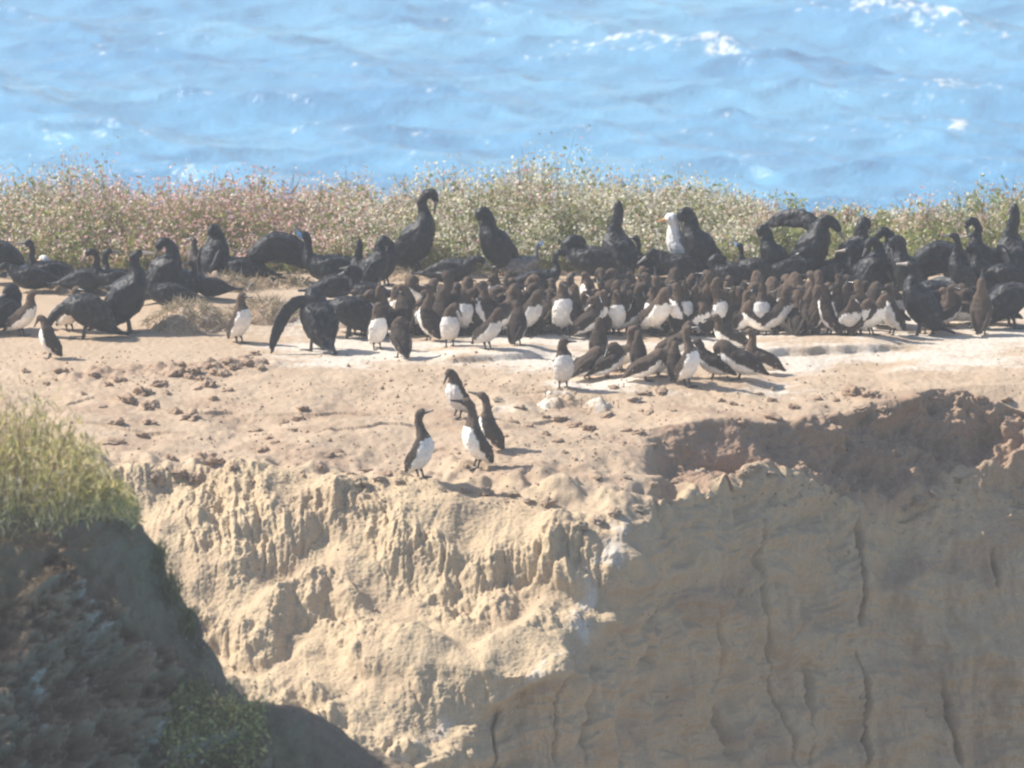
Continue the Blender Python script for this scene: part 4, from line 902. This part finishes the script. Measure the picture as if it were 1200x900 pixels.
# ---------------------------------------------------------------- foreground bank
def bank():
    cr_ = np.array([(-2600,520),(-300,560),(0,578),(60,584),(110,590),(150,602),(172,640),(196,680),(212,702),(238,760),(262,790),(300,832),(335,838),(385,850),(430,876),(480,902),(600,990),(800,1180),(1000,1900)], float)
    L_ = np.concatenate([[0], np.cumsum(np.linalg.norm(np.diff(cr_, axis=0), axis=1))])
    u = np.concatenate([np.linspace(0, L_[1], 50)[:-1], np.linspace(L_[1], L_[17], 900), np.linspace(L_[17], L_[18], 30)[1:]])
    px_ = np.interp(u, L_, cr_[:,0]); py_ = np.interp(u, L_, cr_[:,1])
    k = np.exp(-np.linspace(-2,2,25)**2); k /= k.sum()
    px_[12:-12] = np.convolve(px_, k, 'valid'); py_[12:-12] = np.convolve(py_, k, 'valid')
    Cc = np.stack(at(px_, py_, -19+0*px_), -1)
    down = np.array([-.50,-.62,-.85]); back = np.array([-.75,.9,-.35])
    vf = np.concatenate([np.linspace(0, 2.6, 430), np.linspace(2.6, 30, 30)[1:]]); vb = -np.linspace(0, 9, 60)[::-1][:-1]
    v = np.concatenate([vb, vf])[:,None,None]
    P_ = Cc[None]+np.where(v > 0, v*down, -v*back)
    # round the crest
    P_[...,2] += .12-(.10*np.exp(-np.abs(v[...,0])/.12))
    x, y, z = P_[...,0], P_[...,1], P_[...,2]; V = v[...,0]+0*x
    nrm = np.array([.45,-.8,.4])
    low = sstep(-.55,-1.0, z-.0+.3*perlin(x*1.5,z*1.5,0*x,4)+.0*x)      # rocky lower part
    t_ = (y-CY)*cp-(z-CZ)*sp; pb = 450-FPX*((y-CY)*sp+(z-CZ)*cp)/t_; xb = 600+FPX*x/t_
    lim = np.interp(xb, [-200,0,60,130,200,250,300,420], [680,690,685,700,770,835,890,930])
    low = sstep(-12, 18, pb-lim+55*fbm(x*2.5, y*2.5, z*2.5, 3, 6))*(V > -.2)
    d = .11*fbm(x*2.4, y*2.4, z*2.4, 5, 11)+.012*fbm(x*14, y*14, z*14, 3, 12)+low*(.22*(.5-worley(x*3.4+z, y*4, z*3.6, 13)[0])+.20*fbm(x*4.5, y*4.5, z*6, 5, 14, .65)+.06)
    d = d+.04*(V < 1)*np.maximum(0,.5-worley(x*7, y*3, z*7, 15)[0])
    P_ = P_+nrm*d[...,None]
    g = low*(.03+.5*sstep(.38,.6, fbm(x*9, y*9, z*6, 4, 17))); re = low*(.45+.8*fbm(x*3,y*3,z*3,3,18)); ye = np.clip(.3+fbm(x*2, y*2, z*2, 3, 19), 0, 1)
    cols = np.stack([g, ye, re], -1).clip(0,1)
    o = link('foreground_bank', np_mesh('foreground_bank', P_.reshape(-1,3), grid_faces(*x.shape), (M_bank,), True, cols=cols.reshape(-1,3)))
    tag(o, kind='structure')
    return P_
BP = bank()
sb = BP[::2, ::2]; bvh2 = BVHTree.FromPolygons([tuple(v) for v in sb.reshape(-1,3).tolist()], grid_faces(sb.shape[0], sb.shape[1]).tolist())
def hit2(px, py):
    dx, dy, dz = ray(px, py); return bvh2.ray_cast(cam.location, Vector((float(dx), float(dy), float(dz))).normalized())[0]
def bush(name, org, pts, hts, leaf, per, pal, label, seed, spread=.10, upb=1.2, asp=.16, cat='shrub'):
    """pts: sprig feet, hts: sprig lengths"""
    r = np.random.default_rng(seed); pts = np.array(pts); n = len(pts); hts = np.array(hts)
    root = empty(name, org); base = pts-np.array(org)
    top = base+np.stack([r.normal(size=n)*.22*hts+.10*hts, r.normal(size=n)*.2*hts, hts], 1)
    sc, sF, _ = stems(base, top, .0025, r, .06)
    link('stem', np_mesh('stem', sc, sF, (M_stem,), False), root)
    m = n*per; i = r.integers(0, n, m); t = r.uniform(.15, 1.05, m)[:,None]; c = base[i]*(1-t)+top[i]*t+r.normal(size=(m,3))*spread*hts[i][:,None]
    co, F, cl = diamonds(c, r.uniform(*leaf, m), asp, pick(pal, m, r), r, upb)
    link('foliage', np_mesh('foliage', co, F, (M_leaf,), False, cols=cl), root)
    tag(root, label, cat)
r = np.random.default_rng(5); pts, hts = [], []
Tp = ([-400,-60,0,30,60,90,120,150,165], [395,420,434,445,468,502,545,585,606])
while len(pts) < 2600:
    px_ = r.uniform(-330, 150) if r.random() < .9 else r.uniform(60, 160); Y_ = r.uniform(-20.3, -18.4); s_ = FPX/(Y_-CY)
    fy = np.interp(px_, [-300,0,60,110,140,160], [640,650,628,606,596,606])+r.normal()*9; h_ = (fy-np.interp(px_, *Tp))/s_*r.uniform(.55,1.05)*(1-.3*abs(Y_+19.3))
    z0 = at(px_, fy, Y_); 
    off = r.uniform(0, .5)*h_; pts.append((float(z0[0]), Y_, float(z0[2])+off)); hts.append(max(.05, (h_-off)*.9))
org = tuple(float(v) for v in at(40, 600, -19.2))
bush('feathery_shrub', org, pts, hts, (.03,.075), 13, [(.64,.53,.19),(.47,.42,.15),(.70,.57,.27),(.72,.58,.38),(.32,.31,.12)], 'bushy yellow-green feathery shrub on top of the shaded foreground bank', 31)
def on_bank(lo, hi, ylo, yhi, n, h):
    P2, H2 = [], []
    for _ in range(n*4):
        l = hit2(r.uniform(lo, hi), r.uniform(ylo, yhi))
        if l is not None: P2.append(tuple(l)); H2.append(h*r.uniform(.5,1.1))
        if len(P2) >= n: break
    return P2, H2
p_, h_ = on_bank(195, 300, 845, 905, 520, .13)
bush('leafy_shrub', p_[0], p_, h_, (.02,.05), 10, [(.34,.34,.13),(.22,.22,.09),(.48,.44,.18),(.62,.50,.22)], 'small green shrub low on the foreground bank at the bottom edge', 32, .2, .3, .35)
p_, h_ = on_bank(205, 240, 815, 850, 60, .13)
bush('grass_tuft', p_[0], p_, h_, (.03,.06), 8, [(.24,.28,.10),(.34,.34,.16)], 'pale green tuft standing above the small green shrub', 33, .08, 1.2, .15, 'grass tuft')
for k, (px_, py_, hh, lb) in enumerate([(203,702,.17,'thin green grass tuft on the steep edge of the foreground bank'), (186,664,.12,'short grass tuft high on the steep edge of the foreground bank'),
        (222,742,.12,'grass tuft low on the steep edge of the foreground bank'), (100,600,.10,'dark grass tuft beneath the feathery shrub')]):
    p_, h_ = on_bank(px_-9, px_+4, py_-4, py_+14, 40, hh)
    if p_: bush('grass_tuft', p_[0], p_, h_, (.03,.07), 7, [(.12,.16,.06),(.2,.22,.09),(.28,.26,.13)], lb, 40+k, .07, 1.6, .1, 'grass tuft')
p_, h_ = on_bank(228, 240, 758, 772, 12, .24)
bush('dry_plant', p_[0], p_, h_, (.012,.025), 8, [(.35,.27,.30),(.25,.17,.13),(.45,.36,.36)], 'small dead twiggy plant leaning out from the bank edge', 50, .14, .4, .5, 'plant')
